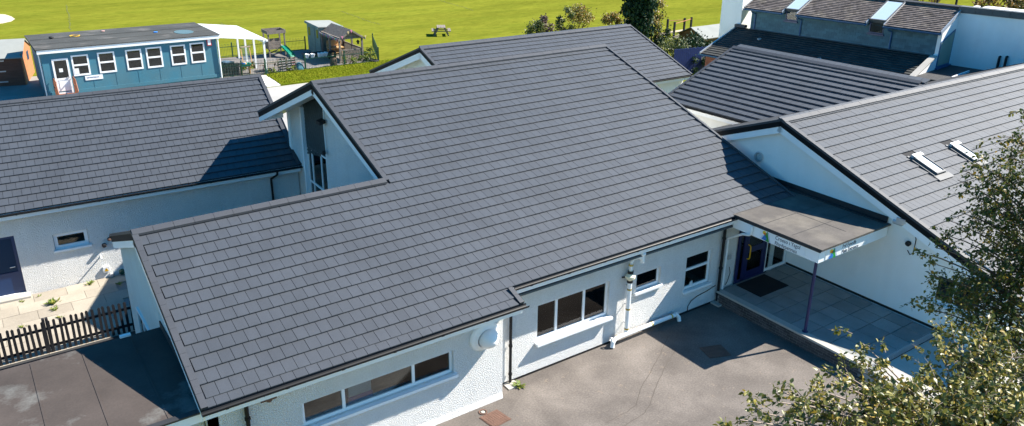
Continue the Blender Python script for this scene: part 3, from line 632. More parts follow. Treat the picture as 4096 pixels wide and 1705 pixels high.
# ================================================================== FLAT-ROOFED OUTBUILDING (front left)
ZO = 2.40
ob = thing('outbuilding', 'low outbuilding with stained dark felt flat roof against the left gable end', 'outbuilding', (-10, 1.5, GZ))
part('wall', MB().box((-15, .12, GZ), (xg-.02, 3.15, ZO-.14)), RENDER, ob)
fr_ = part('felt_roof', MB().prism([(-15.2, -.22, ZO-.02), (xg-.005, -.22, ZO-.02), (xg-.005, 3.28, ZO-.02), (-15.2, 3.24, ZO-.02)], (0, 0, .03)), FELT_D, ob)
part('fascia', MB().box((-15.15, -.20, ZO-.2), (xg+.55, -.17, ZO-.022)).box((-15.15, 3.2, ZO-.2), (xg-.02, 3.23, ZO-.022)), FASCIA, ob)
part('felt_edge', MB().box((-15.2, -.235, ZO+.011), (xg+.58, -.10, ZO+.028)).box((xg+.002, -.235, ZO-.1), (xg+.58, -.06, ZO+.010)), FELT_EDGE, fr_)
mb = MB()
for x in (-7.95, -8.85, -9.75, -10.65, -11.55): mb.obox((x, -.1, ZO+.011), (.035, 0, 0), (random.uniform(-.03, .03), 3.3, 0), (0, 0, .008))
part('felt_lap', mb, FELT_D, fr_)
mb = MB().box((-8.1, 3.26, 1.7), (-7.95, 3.31, 2.34)); mb.box((-8.13, 3.24, 2.3), (-7.92, 3.33, 2.45)); part('downpipe', mb, WPIPE, ob)
part('felt_upstand', MB().box((xg-.03, -.2, ZO+.012), (xg-.004, 3.26, ZO+.17)), FELT_EDGE, fr_)

# ================================================================== LEFT CLASSROOM WING
RW = Roof((-.386, 17.524, 4.304), -3.309, .416); WL = 5.081
wing = thing('classroom_wing', 'white classroom wing on the left with a small high window and plain grey tiled roof', 'building', RW.P(-8, 2)*1)
wing.location.z = GZ
ptop, pbot = onplane(1038, 292, RW.O, RW.n), onplane(1197, 648, RW.O, RW.n)
ut, ub = (ptop-RW.O).dot(RW.e), (pbot-RW.O).dot(RW.e)
uv = lambda t: ut+(ub-ut)*t/WL
mb = MB(); mb.prism([RW.P(-22, 0, -.12), RW.P(uv(0)-.03, 0, -.12), RW.P(uv(WL)-.03, WL, -.12), RW.P(-22, WL, -.12)], RW.n*.075)
RWB = Roof(RW.O, -3.309+180, .416); RWB.sbox(mb, -uv(0)+.03, 22, 0, WL, -.12, 0)
wroof = part('roof', mb, DECK, wing)
n_ = int(WL/RW.gh)+1
lay_tiles(wroof, RW, [(WL-i*RW.gh, WL-(i+1)*RW.gh) for i in range(n_)], lambda t: [(-17, uv(t)-.1)], phase=-8.83)
ridge(wroof, RW, -20, uv(0), .416)
mb = MB()
for i in range(16):
    t0, t1 = WL*i/16, WL*(i+1)/16-.004
    mb.prism([RW.P(uv(t0)-.12, t0, -.03), RW.P(uv(t0)+.01, t0, -.03), RW.P(uv(t1)+.01, t1, -.03), RW.P(uv(t1)-.12, t1, -.03)], RW.n*.06)
part('verge_trim', mb, RIDGE, wing)
mb = MB().prism([RW.P(uv(0), 0, -.2), RW.P(uv(0)-.03, 0, -.2), RW.P(uv(WL)-.03, WL, -.2), RW.P(uv(WL), WL, -.2)], RW.n*.165); part('verge_face', mb, DARKTRIM, wing)
gutter(wing, RW, -20, uv(WL)+.08, WL, r=.07)
fl_ = Vector(RW.q)
mb = MB().obox(RW.P(-20, WL-.02)-Zv*.26, RW.e*(20+uv(WL)), -fl_*.03, Zv*.2); part('fascia', mb, FASCIA, wing)
# flashing where wing roof meets gable, its shade put into the dark colour
mb = MB().prism([RW.P(uv(2.2)+.02, 2.2, -.03), RW.P(uv(2.2)+.07, 2.2, .02), RW.P(uv(WL)+.06, WL, .02), RW.P(uv(WL)+.02, WL, -.03)], RW.n*.02); part('flashing', mb, LEAD, wing)
WO = RW.P(0, WL)-fl_*.33; WO.z = 0
def wing_uz(u, v):
    p = onplane(u, v, WO, RW.q); return (p-WO).dot(RW.e), p.z
du, dz = wing_uz(109, 1179); dtu, dtz = wing_uz(45, 945)
wtl, wbr = wing_uz(209, 941), wing_uz(360, 978)
hole_d = (du-1.0+20, du+20, GZ+.12, dtz); hole_w = (wtl[0]+20, wbr[0]+20, wbr[1], wtl[1])
mb = MB(); wall_rect(mb, WO-RW.e*20, RW.e, 20+uv(WL)-.02, GZ, 2.2, RW.q, [hole_d, hole_w]); part('wall', mb, RENDER, wing)
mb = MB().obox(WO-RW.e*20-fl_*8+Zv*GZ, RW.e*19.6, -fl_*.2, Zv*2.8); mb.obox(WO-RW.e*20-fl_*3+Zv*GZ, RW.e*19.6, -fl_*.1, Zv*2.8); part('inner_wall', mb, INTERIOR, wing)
window(wing, WO-RW.e*20, RW.e, RW.q, hole_w[0]+.01, hole_w[1]-.01, hole_w[2]+.01, hole_w[3]-.01, fw=.10, sillo=.05)
mb = MB(); dO = WO-RW.e*20
for a, b, c, d in ((hole_d[0], hole_d[0]+.09, GZ+.12, dtz), (hole_d[1]-.09, hole_d[1], GZ+.12, dtz), (hole_d[0]+.09, hole_d[1]-.09, dtz-.09, dtz), (hole_d[0]+.09, hole_d[1]-.09, GZ+.12, .12)):
    mb.obox(dO+RW.e*a+Zv*c-fl_*.12, RW.e*(b-a), fl_*.05, Zv*(d-c))
dr = part('door', mb, NAVY, wing)
part('pane', MB().obox(dO+RW.e*(hole_d[0]+.09)+Zv*.12-fl_*.1, RW.e*(hole_d[1]-hole_d[0]-.18), fl_*.006, Zv*(dtz-.21)), mat('navy_glass', (.004, .03, .075), .5, 0, spec=.2), dr)
part('handle', MB().tube([dO+RW.e*(hole_d[1]-.14)+Zv*.3-fl_*.05, dO+RW.e*(hole_d[1]-.28)+Zv*.3-fl_*.04], .014, 6), STEEL, dr)
part('step', MB().obox(dO+RW.e*(hole_d[0]-.1)+Zv*GZ, RW.e*(hole_d[1]-hole_d[0]+.2), fl_*.34, Zv*.11), CONC, wing)
# things fixed to the wing wall
su, sz = wing_uz(425, 1076)
bx = part('meter_box', MB().obox(WO+RW.e*(su-.09)+Zv*(sz-.09), RW.e*.18, fl_*.06, Zv*.19), UPVC, wing)
q_ = WO+RW.e*su+Zv*sz+fl_*.063
part('warning_sign', MB().prism([q_-RW.e*.055-Zv*.055, q_+RW.e*.055-Zv*.055, q_+RW.e*.055-Zv*.035, q_+Zv*.06, q_-RW.e*.055-Zv*.035], fl_*.003), YELLOW, bx)
part('warning_mark', MB().prism([q_-RW.e*.008+fl_*.004-Zv*.02, q_+RW.e*.012+fl_*.004+Zv*.0, q_+RW.e*.0+fl_*.004+Zv*.035], fl_*.002), BLACK, bx)
def wall_lump(u, v, r, name, m, ln=.12):
    a, z = wing_uz(u, v); P = WO+RW.e*a+Zv*z
    return part(name, MB().lathe(P, fl_, [(r*.6, -.02), (r, .01), (r, ln*.6), (r*.75, ln), (0, ln*1.05)], 10), m, wing)
for u, v, r, nm, m in ((436, 955, .055, 'overflow_pipe', RUST), (416, 980, .07, 'wall_lamp', WOODD), (445, 1098, .08, 'wall_lamp', STEEL), (487, 1085, .09, 'wall_lamp', GREENM), (524, 1082, .06, 'overflow_pipe', RUST)): wall_lump(u, v, r, nm, m)
a_, z_ = wing_uz(403, 1025); P = WO+RW.e*a_+Zv*z_
part('overflow_pipe', MB().tube([P, P+fl_*.2-Zv*.02], .022, 8), WPIPE, wing)
u_, z2 = wing_uz(1190, 690)
mb = MB().tube([RW.P(-.9, WL+.04)-Zv*.1, RW.P(-.9, WL+.04)-Zv*.2, WO+RW.e*(-1.05)+fl_*.06+Zv*1.75, WO+RW.e*(-1.05)+fl_*.06+Zv*1.6, WO+RW.e*(-1.05)+fl_*.06+Zv*(-.6)], .038, 8); part('downpipe', mb, BLACKP, wing)
part('end_wall', MB().prism([RW.P(uv(WL)-.25, WL-.35, -.2)-Zv*0, RW.P(uv(0)-.25, .0, -.2), RW.P(uv(0)-.25, 0, -.2)-Zv*4.6, RW.P(uv(WL)-.25, WL-.35, -.2)-Zv*2.6], -RW.e*.15), RENDER_S, wing)
# --- weeds
def weed(P, n, h, label, seed):
    r = np.random.default_rng(seed); mb = MB()
    for i in range(n):
        a = r.uniform(0, 6.28); l = h*r.uniform(.6, 1.3); d = Vector((math.cos(a), math.sin(a), r.uniform(.3, 1.2))).normalized(); s = d.cross(Zv).normalized()*l*.16; b = Vector(P)+Vector((r.normal(0, h*.25), r.normal(0, h*.25), 0))
        mb.add([b, b+d*l*.5+s, b+d*l-Zv*l*.12, b+d*l*.5-s], [(0, 1, 2, 3)])
    return solo('weed', mb, WEED, label, 'weed', 'weeds in paving joints')
WEED = leafmat('weed_leaf', (.07, .13, .015), (.15, .21, .02), (.27, .27, .04), rough=.6, transl=.3)
wl_ = [((362, 1137), 26, .14, 'bushy green weed at the foot of the wing wall right of the navy door'), ((215, 1215), 40, .2, 'tall yellow-green weed clump growing between sunlit courtyard slabs'), ((222, 1240), 24, .14, 'low spreading weed just in front of the tall courtyard weed clump'),
 ((90, 1208), 14, .09, 'small weed tuft beside the step of the navy door'), ((240, 1272), 16, .10, 'sprawling weed tuft against the picket fence near a slab joint'), ((90, 1310), 16, .11, 'weed tuft by the fence gate post in the courtyard'), ((478, 1140), 14, .12, 'weed in the shaded corner beneath the wing wall lamps'), ((160, 1186), 12, .08, 'tiny weed at the base of the wall next to the door step')]
for k, ((u, v), n, h, lb) in enumerate(wl_): weed(onZ(u, v, GZ+.045), n, h, lb, k)
weed(Vector((-.2, .1, .0)), 40, .16, 'grass tuft growing at the foot of the black downpipe by the projecting wall', 33)
# --- picket fence across the courtyard
FY = 9.2
pf = thing('picket_fence', 'dark wooden picket fence across the paved courtyard left of the gable end', 'fence', (-9, FY, GZ))
pk = mesh('picket', MB().prism([(-.035, 0, 0), (.035, 0, 0), (.035, 0, .93), (0, 0, .965), (-.035, 0, .93)], (0, .022, 0)), WOODD)
x = -15.0; i = 0
while x < -6.62:
    o = bpy.data.objects.new('picket', pk); C.objects.link(o); o.parent = pf; o.matrix_parent_inverse = root_inv(pf); o.location = (x, FY-.035, GZ+.05+random.uniform(-.02, .015)); o.rotation_euler = (random.uniform(-.02, .02), random.uniform(-.03, .03), 0)
    x += .1355; i += 1
for z in (.2, .72): part('rail', MB().box((-15, FY, GZ+z), (-6.6, FY+.035, GZ+z+.07)), WOODD, pf)
for x in (-9.30, -9.22, -6.75, -11.4): part('post', MB().box((x, FY-.03, GZ), (x+.07, FY+.06, GZ+1.08)), WOODD, pf)

# ================================================================== ENTRANCE BLOCK (right)
RE = Roof((9.933, 1.051, 4.878), -.736, .363); REB = Roof((9.933, 1.051, 4.878), -.736+180, .39); EL_ = 7.6
ent = thing('entrance_block', 'white gabled block on the right with two roof windows and a round gable vent', 'building', (16, -2, 0))
mb = MB(); RE.sbox(mb, .03, 26, 0, EL_, -.12, -.045); REB.sbox(mb, -26, -.03, 0, 5.4, -.12, -.0)
er = part('roof', mb, DECK, ent)
S1 = [onplane(u, v, RE.O, RE.n) for u, v in ((3643, 629), (3687, 623), (3774, 692), (3739, 703))]
off = (onplane(3794, 582, RE.O, RE.n)-S1[0]).dot(RE.e)
ue = lambda p: (p-RE.O).dot(RE.e); te = lambda p: (p-RE.O).dot(RE.q)
s0, s1 = (ue(S1[0])+ue(S1[3]))/2, (ue(S1[1])+ue(S1[2]))/2; st0, st1 = te(S1[0]), te(S1[3])+.02
SK = [(s0, s1), (s0+off, s1+off)]
def span_e(t):
    if st0-.1 < t < st1+.1: return [(.1, s0-.05), (s1+.05, s0+off-.05), (s1+off+.05, 19)]
    return [(.1, 19)]
gE = RE.gh; n_ = int(EL_/gE)+1
lay_tiles(er, RE, [(EL_-.0-i*gE, EL_-(i+1)*gE) for i in range(n_)], span_e, phase=.05)
lay_tiles(er, REB, [(5.4-i*REB.gh, 5.4-(i+1)*REB.gh) for i in range(16)], lambda t: [(-16, -.1)], nmax=0, phase=0)
ridge(er, RE, 0, 19, .39)
verge(ent, RE, 0, .02, EL_, 1, wtrim=.13, hb=.2); verge(ent, REB, 0, .02, 5.4, -1, hb=.2)
gutter(ent, RE, -.02, 20, EL_)
xe = 10.11
ge = lambda y: (4.878-.363*(1.051-y) if y < 1.051 else 4.878-.39*(y-1.051))-.2
mb = MB(); Wy0, Wy1, Wz0, Wz1 = -5.2, -4.15, 1.15, 1.95
wall_rect(mb, (xe, 6.0, 0), (0, -1, 0), 6-(-6.2), -.1, 2.3, (-1, 0, 0), [(6-Wy1, 6-Wy0, Wz0, Wz1)])
mb.add([(xe, 6.0, 2.3), (xe, -6.2, 2.3), (xe, 1.051, ge(1.051)), (xe, 6.0, ge(6.0))], [(3, 2, 1, 0)])
mb.quad((xe, -6.2, -.1), (26, -6.2, -.1), (26, -6.2, 2.3), (xe, -6.2, 2.3)); part('wall', mb, RENDER_S, ent)
part('inner_wall', MB().box((13, -6, 0), (13.1, 5.5, 2.3)), INTERIOR, ent)
window(ent, (xe, 0, 0), (0, -1, 0), (-1, 0, 0), -Wy1+.01, -Wy0-.01, Wz0+.01, Wz1-.01, vb=(4.68,), set=.07)
mb = MB().box((xe-.012, -6.2, ZP+.002), (xe+.02, .3, ZP+.07)); part('damp_course', mb, BLACK, ent)
for k, (a, b) in enumerate(SK):
    mb = MB(); f = .035
    RE.sbox(mb, a, b, st0, st0+.12, -.03, .11); sk = part('roof_window', mb, STEEL, ent); mb = MB(); RE.sbox(mb, a, a+f, st0+.09, st1, -.03, .085); RE.sbox(mb, b-f, b, st0+.09, st1, -.03, .085); RE.sbox(mb, a+f, b-f, st1-.06, st1, -.03, .085)
    part('sash', mb, LEAD, sk)
    mb = MB(); RE.sbox(mb, a+f, b-f, st0+.09, st1-.06, .045, .055); part('pane', mb, bpy.data.materials.get('roof_glass') or mat('roof_glass', (.62, .66, .68), .12, .04, spec=.8), sk)
    mb = MB(); RE.sbox(mb, a-.09, a-.002, st0-.05, st1+.02, -.035, .02); RE.sbox(mb, b+.002, b+.09, st0-.05, st1+.02, -.035, .02); RE.sbox(mb, a-.09, b+.09, st1+.002, st1+.16, -.02, .012); part('flashing', mb, LEAD, sk)
    if k == 0: mb = MB(); RE.sbox(mb, a-.12, b+.16, st1+.0, st1+.2, .004, .014); part('lead_apron', mb, LEAD, sk)
c_ = Vector((xe-.005, 1.79, 3.49))
mb = MB().lathe(c_, (-1, 0, 0), [(.10, .0), (.165, .01), (.165, .04), (.125, .045), (.125, .01)], 24)
vn = part('gable_vent', mb, mat('vent_grey', (.42, .44, .45), .5, .05), ent)
mb = MB()
for k in range(5):
    z = -.09+k*.045; hw = math.sqrt(max(.012**2, .12**2-z*z)); mb.obox(c_+Vector((-.035, -hw, z)), (0, 2*hw, 0), (.03, 0, -.018), (0, 0, .012))
part('louvre', mb, STEEL, vn)
f_ = Vector((xe, -3.09, 3.0))
mb = MB().tube([f_+Vector((-.05, -.24, .0)), f_+Vector((-.16, -.02, .02)), f_+Vector((-.16, .22, .02))], .085, 12); mb.box(f_+Vector((-.26, -.12, .05)), f_+Vector((-.06, .12, .17))); mb.tube([f_, f_+Vector((-.14, 0, 0))], .03, 8); part('floodlight', mb, STEEL, ent)
mb = MB().tube([f_+Vector((-.08, -.3, -.05)), f_+Vector((-.06, -.35, -.2)), f_+Vector((-.01, -.38, -.35)), f_+Vector((-.01, -.38, -.75)), f_+Vector((-.015, -.3, -.82)), f_+Vector((-.02, -.22, -.72))], .012, 6); part('cable', mb, BLACK, ent)
part('sensor', MB().lathe((xe, -3.31, 2.5), (-1, 0, -.2), [(.05, 0), (.07, .03), (.07, .1), (0, .13)], 12), BLACK, ent)

# ================================================================== LINK BLOCK
RD = Roof((17.778, 9.578, 4.933), 2.885, .387, along_y=True); DL = 4.325
lk = thing('link_block', 'dark ribbed-looking tiled roof block behind the entrance gable, its courses throwing wide shadows', 'building', (17, 6, GZ))
mb = MB(); RD.sbox(mb, .03, 8.2, 0, DL, -.12, -.045); RDB = Roof(RD.O, 2.885+180, .387, along_y=True); RDB.sbox(mb, -8.0, -.03, 0, 4.3, -.12, 0)
dr_ = part('roof', mb, DECK, lk)
gD = RD.gh; n_ = int(DL/gD)+1
lay_tiles(dr_, RD, [(DL-i*gD, DL-(i+1)*gD) for i in range(n_)], lambda t: [(.1, 8.35-max(0, t-.4)*.4)], phase=.1, step=1.35)
ridge(dr_, RD, 0, 8.2, .387, wdt=.16)
verge(lk, RD, 0, .02, DL, 1, white=False, wtrim=.1); gutter(lk, RD, -.02, 6.0, DL)
mb = MB().obox(RD.P(.1, DL-.03)-Zv*.28, RD.e*7, -RD.q*.03, Zv*.2); part('fascia', mb, FASCIA, lk)
O_ = RD.P(.25, DL-.35); O_.z = GZ
part('wall', MB().obox(O_, RD.e*8, -RD.q*.2, Zv*(3.0-GZ)), RENDER_S, lk); mb = MB(); mb.prism([O_+Zv*3, O_, O_-RD.q*7.6, O_-RD.q*7.6+Zv*3, RD.P(.25, 0)-Zv*.2], RD.e*.2); part('wall', mb, RENDER_S, lk)

# ================================================================== REAR BLOCK
RC = Roof((20.256, 18.697, 4.396), -.487, .374); CL = 4.742; CU = -12.782
rb = thing('rear_block', 'rear white school block with a long grey tiled gable roof nearest the field', 'building', (14, 19, GZ))
mb = MB(); RC.sbox(mb, CU+.03, -.03, 0, CL, -.12, -.045); RCB = Roof(RC.O, -.487+180, .374); RCB.sbox(mb, .03, -CU-.03, 0, 5.6, -.12, 0)
cr_ = part('roof', mb, DECK, rb); gC = RC.gh; n_ = int(CL/gC)+1
lay_tiles(cr_, RC, [(CL-i*gC, CL-(i+1)*gC) for i in range(n_)], lambda t: [(CU+.1, -.06)], phase=0)
ridge(cr_, RC, CU, 0, .374); verge(rb, RC, CU, .02, CL, 1, hb=.28); verge(rb, RCB, -CU, .02, 5.6, -1, hb=.28); verge(rb, RC, 0, .02, CL, -1, white=False, wtrim=.07)
gutter(rb, RC, CU, .05, CL)
mb = MB().obox(RC.P(CU+.2, CL-.03)-Zv*.26, RC.e*(-CU-.3), -RC.q*.03, Zv*.2); part('fascia', mb, FASCIA, rb)
O_ = RC.P(CU+.45, 0)
mb = MB().prism([O_-Zv*.22, O_+RC.q*4.4-Zv*(.374*4.4+.22), Vector((*(O_+RC.q*4.4).xy, GZ)), Vector((*(O_-RC.q*5.2).xy, GZ)), O_-RC.q*5.2-Zv*(.374*5.2+.22)], RC.e*.2)
O2 = RC.P(-.35, 0); mb.prism([O2-Zv*.22, O2+RC.q*4.4-Zv*(.374*4.4+.22), Vector((*(O2+RC.q*4.4).xy, GZ)), Vector((*(O2-RC.q*5.2).xy, GZ)), O2-RC.q*5.2-Zv*(.374*5.2+.22)], -RC.e*.2)
P = RC.P(CU+.45, CL-.35); P.z = GZ; mb.obox(P, RC.e*12.1, -RC.q*.18, Zv*3.2); part('wall', mb, RENDER_S, rb)
mb = MB(); RC.sbox(mb, CU+.06, CU+.45, .1, CL, -.26, -.23); RCB.sbox(mb, -CU-.45, -CU-.06, .1, 5.5, -.26, -.23); part('gable_soffit', mb, FASCIA, rb)

# ================================================================== HALL (upper right)
FO = Vector((29.74, 18.31, 0)); fe_ = (Vector((31.14, 7.78, 0))-FO).normalized(); fq = Vector((fe_.y, -fe_.x, 0))
if fq.x > 0: fq = -fq
hall = thing('school_hall', 'tall school hall with slate-hung wall, two glazed slots and brownish old tile roof', 'building', FO-fq*1.5+fe_*5+Zv*GZ)
HB, HT, HL = 3.45, 4.72, 10.65
P3 = lambda u, t, z: FO+fe_*u+fq*t+Zv*z
def hu(u, v, t=0): p = onplane(u, v, FO+fq*t, fq); return (p-FO).dot(fe_), p.z
# lower roof
class R2(Roof):
    def __init__(s, O, e, q, sl): s.O = Vector(O); s.e = e; s.q = q; s.s = sl; s.dn = (q-Zv*sl).normalized(); s.up = -s.dn; s.k = math.sqrt(1+sl*sl); s.n = (q*sl+Zv).normalized(); s.gh = TG/s.k
RL = R2(P3(0, 0, HB), fe_, fq, .325)
mb = MB(); RL.sbox(mb, -.95, HL+.05, 0, 3.54, -.12, -.03); lr = part('low_roof', mb, DECK, hall)
lay_tiles(lr, RL, [(3.54-i*.24, 3.54-(i+1)*.24) for i in range(15)], lambda t: [(-.9, HL+.05)], m=LOWTILE, nmax=0, tw=.22, tg=.25, name='low_tile', gap=.008)
mb = MB(); RL.sbox(mb, -1.0, -.93, -.1, 3.56, -.1, .05); part('verge_trim', mb, STEEL, hall); gutter(hall, RL, -1.0, 8, 3.54, m=BLUEG, r=.10)
mb = MB().obox(P3(-.8, 3.2, GZ), fe_*(HL+.7), -fq*.2, Zv*2.95); part('wall', mb, REDBRICK, hall)
mb = MB().obox(P3(.8, 3.23, .9), fe_*2, -fq*.02, Zv*1.2); part('wall_panel', mb, RENDER_S, hall)
for (u_, v_) in ((3037, 159), (3276, 239)):
    p = onplane(u_, v_, RL.O, RL.n); part('roof_vent', MB().lathe(p, RL.n, [(.09, 0), (.12, .03), (.12, .06), (.07, .07), (.07, .02)], 12), STEEL, hall)
mb = MB().obox(P3(-1.0, -.15, HB+.02), fe_*.7, fq*.3, Zv*.16); part('ridge_end', mb, RIDGE, hall)
# slate wall with two slots
slots = []
for tl, br in (((3151, 12), (3188, 86)), ((3486, 66), (3532, 138))):
    a, b = hu(*tl), hu(*br); slots.append((min(a[0], b[0]), max(a[0], b[0]), min(a[1], b[1])))
WT = HT-.12
mb = MB(); wall_rect(mb, P3(0, 0, 0), fe_, HL, HB-.2, WT, fq, [(a, b, c, WT) for a, b, c in slots], depth=.1)
hw = part('slate_wall', mb, SLATE, hall)
mb = MB(); sw_, sh_ = .3, .2
for j in range(8):
    z = HB+.02+j*.155
    x = -.15 if j % 2 else 0
    while x < HL:
        a, b = max(x, 0), min(x+sw_-.008, HL)
        if b-a > .05 and not any(b > s_[0]-.05 and a < s_[1]+.05 and z+.15 > s_[2]-.08 for s_ in slots) and z+.15 < WT: mb.obox(P3(a, .003, z), fe_*(b-a), fq*.012-Zv*.0, Zv*.15-fq*.008)
        x += sw_
part('slate_field', mb, SLATE, hw, kind='stuff')
for a, b, c in slots:
    window(hall, P3(0, .02, 0), fe_, fq, a, b, c, WT+.25, set=.0, fw=.05, m=NAVY, sill=False)
    part('sill', MB().obox(P3(a-.06, 0, c-.09), fe_*(b-a+.12), fq*.1, Zv*.08), NAVY, hall)
part('inner_wall', MB().obox(P3(-.3, -.9, HB-.6), fe_*(HL+.2), -fq*.1, Zv*1.9), INTERIOR, hall)
mb = MB().obox(P3(-.02, .0, HB+.0), fe_*(HL+.02), fq*.12, Zv*.035-fq*.05); part('flashing', mb, LEAD, hall)
# upper roof in three pieces
RH = R2(P3(0, -2.02, 5.72), fe_, fq, .42); HLt = 2.38
secs = [(-.35, slots[0][0]-.08), (slots[0][1]+.1, slots[1][0]-.08), (slots[1][1]+.1, HL+.25)]
for a, b in secs:
    mb = MB(); RH.sbox(mb, a, b, 0, HLt, -.14, -.03); hr = part('roof', mb, DECK, hall)
    lay_tiles(hr, RH, [(HLt-i*.165, HLt-(i+1)*.165) for i in range(15)], lambda t: [(a, b)], m=OLDTILE, nmax=0, tw=.17, tg=.175, name='old_tile', gap=.006)
    gutter(hall, RH, a, b+.02, HLt, m=BLUEG, r=.10)
    [part('verge_trim', RH.sbox(MB(), c0, c0+.045, 0, HLt, -.15, .05), STEEL, hall) for c0 in (a-.02, b-.02)]
    part('fascia', MB().obox(P3(a, .31, HT-.12), fe_*(b-a), -fq*.03, Zv*.13), BLUEG, hall)
for a, b, c in slots:
    mb = MB(); RH.sbox(mb, a-.03, b+.05, .2, HLt-.35, .02, .05); part('roof_pane', mb, mat('roof_light', (.45, .55, .62), .08, 0, spec=1.0), hall)
    mb = MB(); RH.sbox(mb, a-.08, a-.03, .0, HLt-.3, -.1, .1); RH.sbox(mb, b+.05, b+.1, .0, HLt-.3, -.1, .1); RH.sbox(mb, a-.08, b+.1, HLt-.35, HLt-.28, -.1, .08); part('roof_light_frame', mb, LEAD, hall)
mb = MB().obox(RH.P(-.35, -.12, -.1), fe_*(HL+.6), fq*.26-Zv*.05, Zv*.14); part('ridge_flashing', mb, FELT_EDGE, hall)
for ud in (.28, hu(3192, 100)[0]+.2, hu(3550, 150)[0]+.2):
    part('downpipe', MB().tube([P3(ud-.12, .32, HT-.15), P3(ud-.12, .3, HT-.22), P3(ud, .08, HT-.34), P3(ud, .06, HT-.45), P3(ud, .06, HB+.03)], .04, 8), BLUEG, hall)
# end gable (faces the camera), tall block behind, parapets
GO = HL+.02
mb = MB(); pl = [P3(GO, 3.5, 2.55), P3(GO, -4.6, 2.55), P3(GO, -4.6, 5.6), P3(GO, -2.0, 5.58), P3(GO, .02, 4.72), P3(GO, .02, HB+.12), P3(GO, 3.5, 2.32+.12)]
mb.prism(pl, fe_*.2); part('gable_wall', mb, RENDER_S, hall)
mb = MB(); RL.sbox(mb, GO-.06, GO+.26, .25, 3.6, .12, .18); part('coping', mb, CONC, hall)
a, b = onplane(3740, 272, P3(GO+.2, 0, 0), fe_), onplane(3822, 116, P3(GO+.2, 0, 0), fe_)
wt0, wt1 = (a-FO).dot(fq)-.05, (b-FO).dot(fq)
wp = [P3(GO+.2, wt0, a.z), P3(GO+.2, wt1, a.z), P3(GO+.2, wt1, b.z), P3(GO+.2, wt0, a.z+(b.z-a.z)*.72)]
wn = part('window', MB().prism(wp, fe_*.03), BLUEG, hall); cen = sum(wp, Vector())/4
part('pane', MB().prism([cen+(p-cen)*.9 for p in wp], fe_*.036), CURTAIN, wn)
part('sill', MB().obox(wp[0]+fq*.08-Zv*.08, -fq*(wt0-wt1+.16), fe_*.12, Zv*.07), BLUEG, wn)
part('wall', MB().obox(P3(GO+.2, wt1-.15, 2.5), fe_*3.1, -fq*4, Zv*3.0), RENDER_S, hall); part('wall', MB().obox(P3(GO+3.3, wt1+.05-.15, 2.5), fe_*6, -fq*4, Zv*2.85), RENDER_S, hall); part('wall', MB().obox(P3(-.75, -.1, GZ), -fe_*1.45, -fq*5, Zv*7.2), RENDER_S, hall)
mb = MB()
for k in range(4): mb.obox(P3(GO+.12+k*.80, wt1-.10, 5.5), fe_*.785, -fq*.5, Zv*.32)
for k in range(6): mb.obox(P3(GO+3.36+k*.80, wt1-.05, 5.35), fe_*.785, -fq*.5, Zv*.3)
part('parapet_cladding', mb, LEAD, hall)
mb = MB().obox(P3(GO+.21, wt1-.15, 2.3), fe_*9, fq*4.4, Zv*.5); part('flat_roof', mb, FELT_EDGE, hall)
mb = MB().obox(P3(GO+1.6, wt1+1.2, 2.8), fe_*.06, fq*2.2, Zv*.12); part('felt_edge', mb, FASCIA, hall)
for uu, ll in (((3990, 3985), 0), ((4018, 4013), 0)):
    t_, b_ = onplane(uu[0]+10, 228, P3(0, wt1-.1, 0), fq), onplane(uu[1], 282, P3(0, wt1-.1, 0), fq)
    part('service_pipe', MB().tube([t_-fq*.1, t_+fq*.05, t_+fq*.06-Zv*.08, Vector((t_.x, t_.y, b_.z-.6))+fq*.06], .06, 8), RUBBER, hall)

# ================================================================== BLUE CABIN
CY_ = 38.95
z1 = lambda a, b: (a*.4292, b*.4292)
cab = thing('portable_cabin', 'blue portable classroom cabin with flat felt roof and six white windows', 'cabin', (-1, 42, GZ))
CX0, CX1, CZ0, CZ1, CYB = -5.9, 3.86, -.28, 2.18, 44.6
wins = [((655, 520), (850, 695)), ((900, 493), (1092, 668)), ((1162, 468), (1340, 640)), ((1352, 447), (1527, 622)), ((1580, 427), (1745, 597)), ((1763, 405), (1922, 577))]
rect = []
for tl, br in wins:
    a, b = onY(*z1(*tl), CY_), onY(*z1(*br), CY_); rect.append((a.x, b.x, b.z, a.z))
a, b = onY(*z1(475, 555), CY_), onY(*z1(690, 862), CY_); drr = (a.x, b.x, max(b.z, CZ0+.02), a.z)
mb = MB(); wall_rect(mb, (CX0, CY_, 0), (1, 0, 0), CX1-CX0, CZ0, CZ1, (0, -1, 0), [(r[0]-CX0, r[1]-CX0, r[2], r[3]) for r in rect+[drr]], depth=.08)
mb.quad((CX0, CYB, CZ0), (CX0, CY_, CZ0), (CX0, CY_, CZ1), (CX0, CYB, CZ1)); mb.quad((CX1, CY_, CZ0), (CX1, CYB, CZ0), (CX1, CYB, CZ1), (CX1, CY_, CZ1)); mb.quad((CX1, CYB, CZ0), (CX0, CYB, CZ0), (CX0, CYB, CZ1), (CX1, CYB, CZ1))
part('wall', mb, BLUE, cab)
mb = MB().box((CX0+.05, CY_+.03, GZ), (CX1-.05, CYB-.05, CZ0)); part('skirt', mb, BLUE_D, cab)
part('skirt_board', MB().box((CX0, CY_-.03, CZ0-.05), (CX1, CY_, CZ0+.16)), BLUE, cab)
for x in np.linspace(CX0+1.22, CX1-1.1, 7): part('joint_strip', MB().box((x, CY_-.010, CZ0+.17), (x+.03, CY_-.001, min([r[2] for r in rect if r[0]-.1 < x < r[1]+.1] or [CZ1-.1])-.06)), BLUE, cab)
crf = part('roof', MB().prism([(CX0-.22, CY_-.2, CZ1+.17), (CX1+.2, CY_-.2, CZ1+.17), (CX1+.2, CYB+.2, CZ1+.1), (CX0-.22, CYB+.2, CZ1+.1)], (0, 0, .05)), CABROOF, cab)
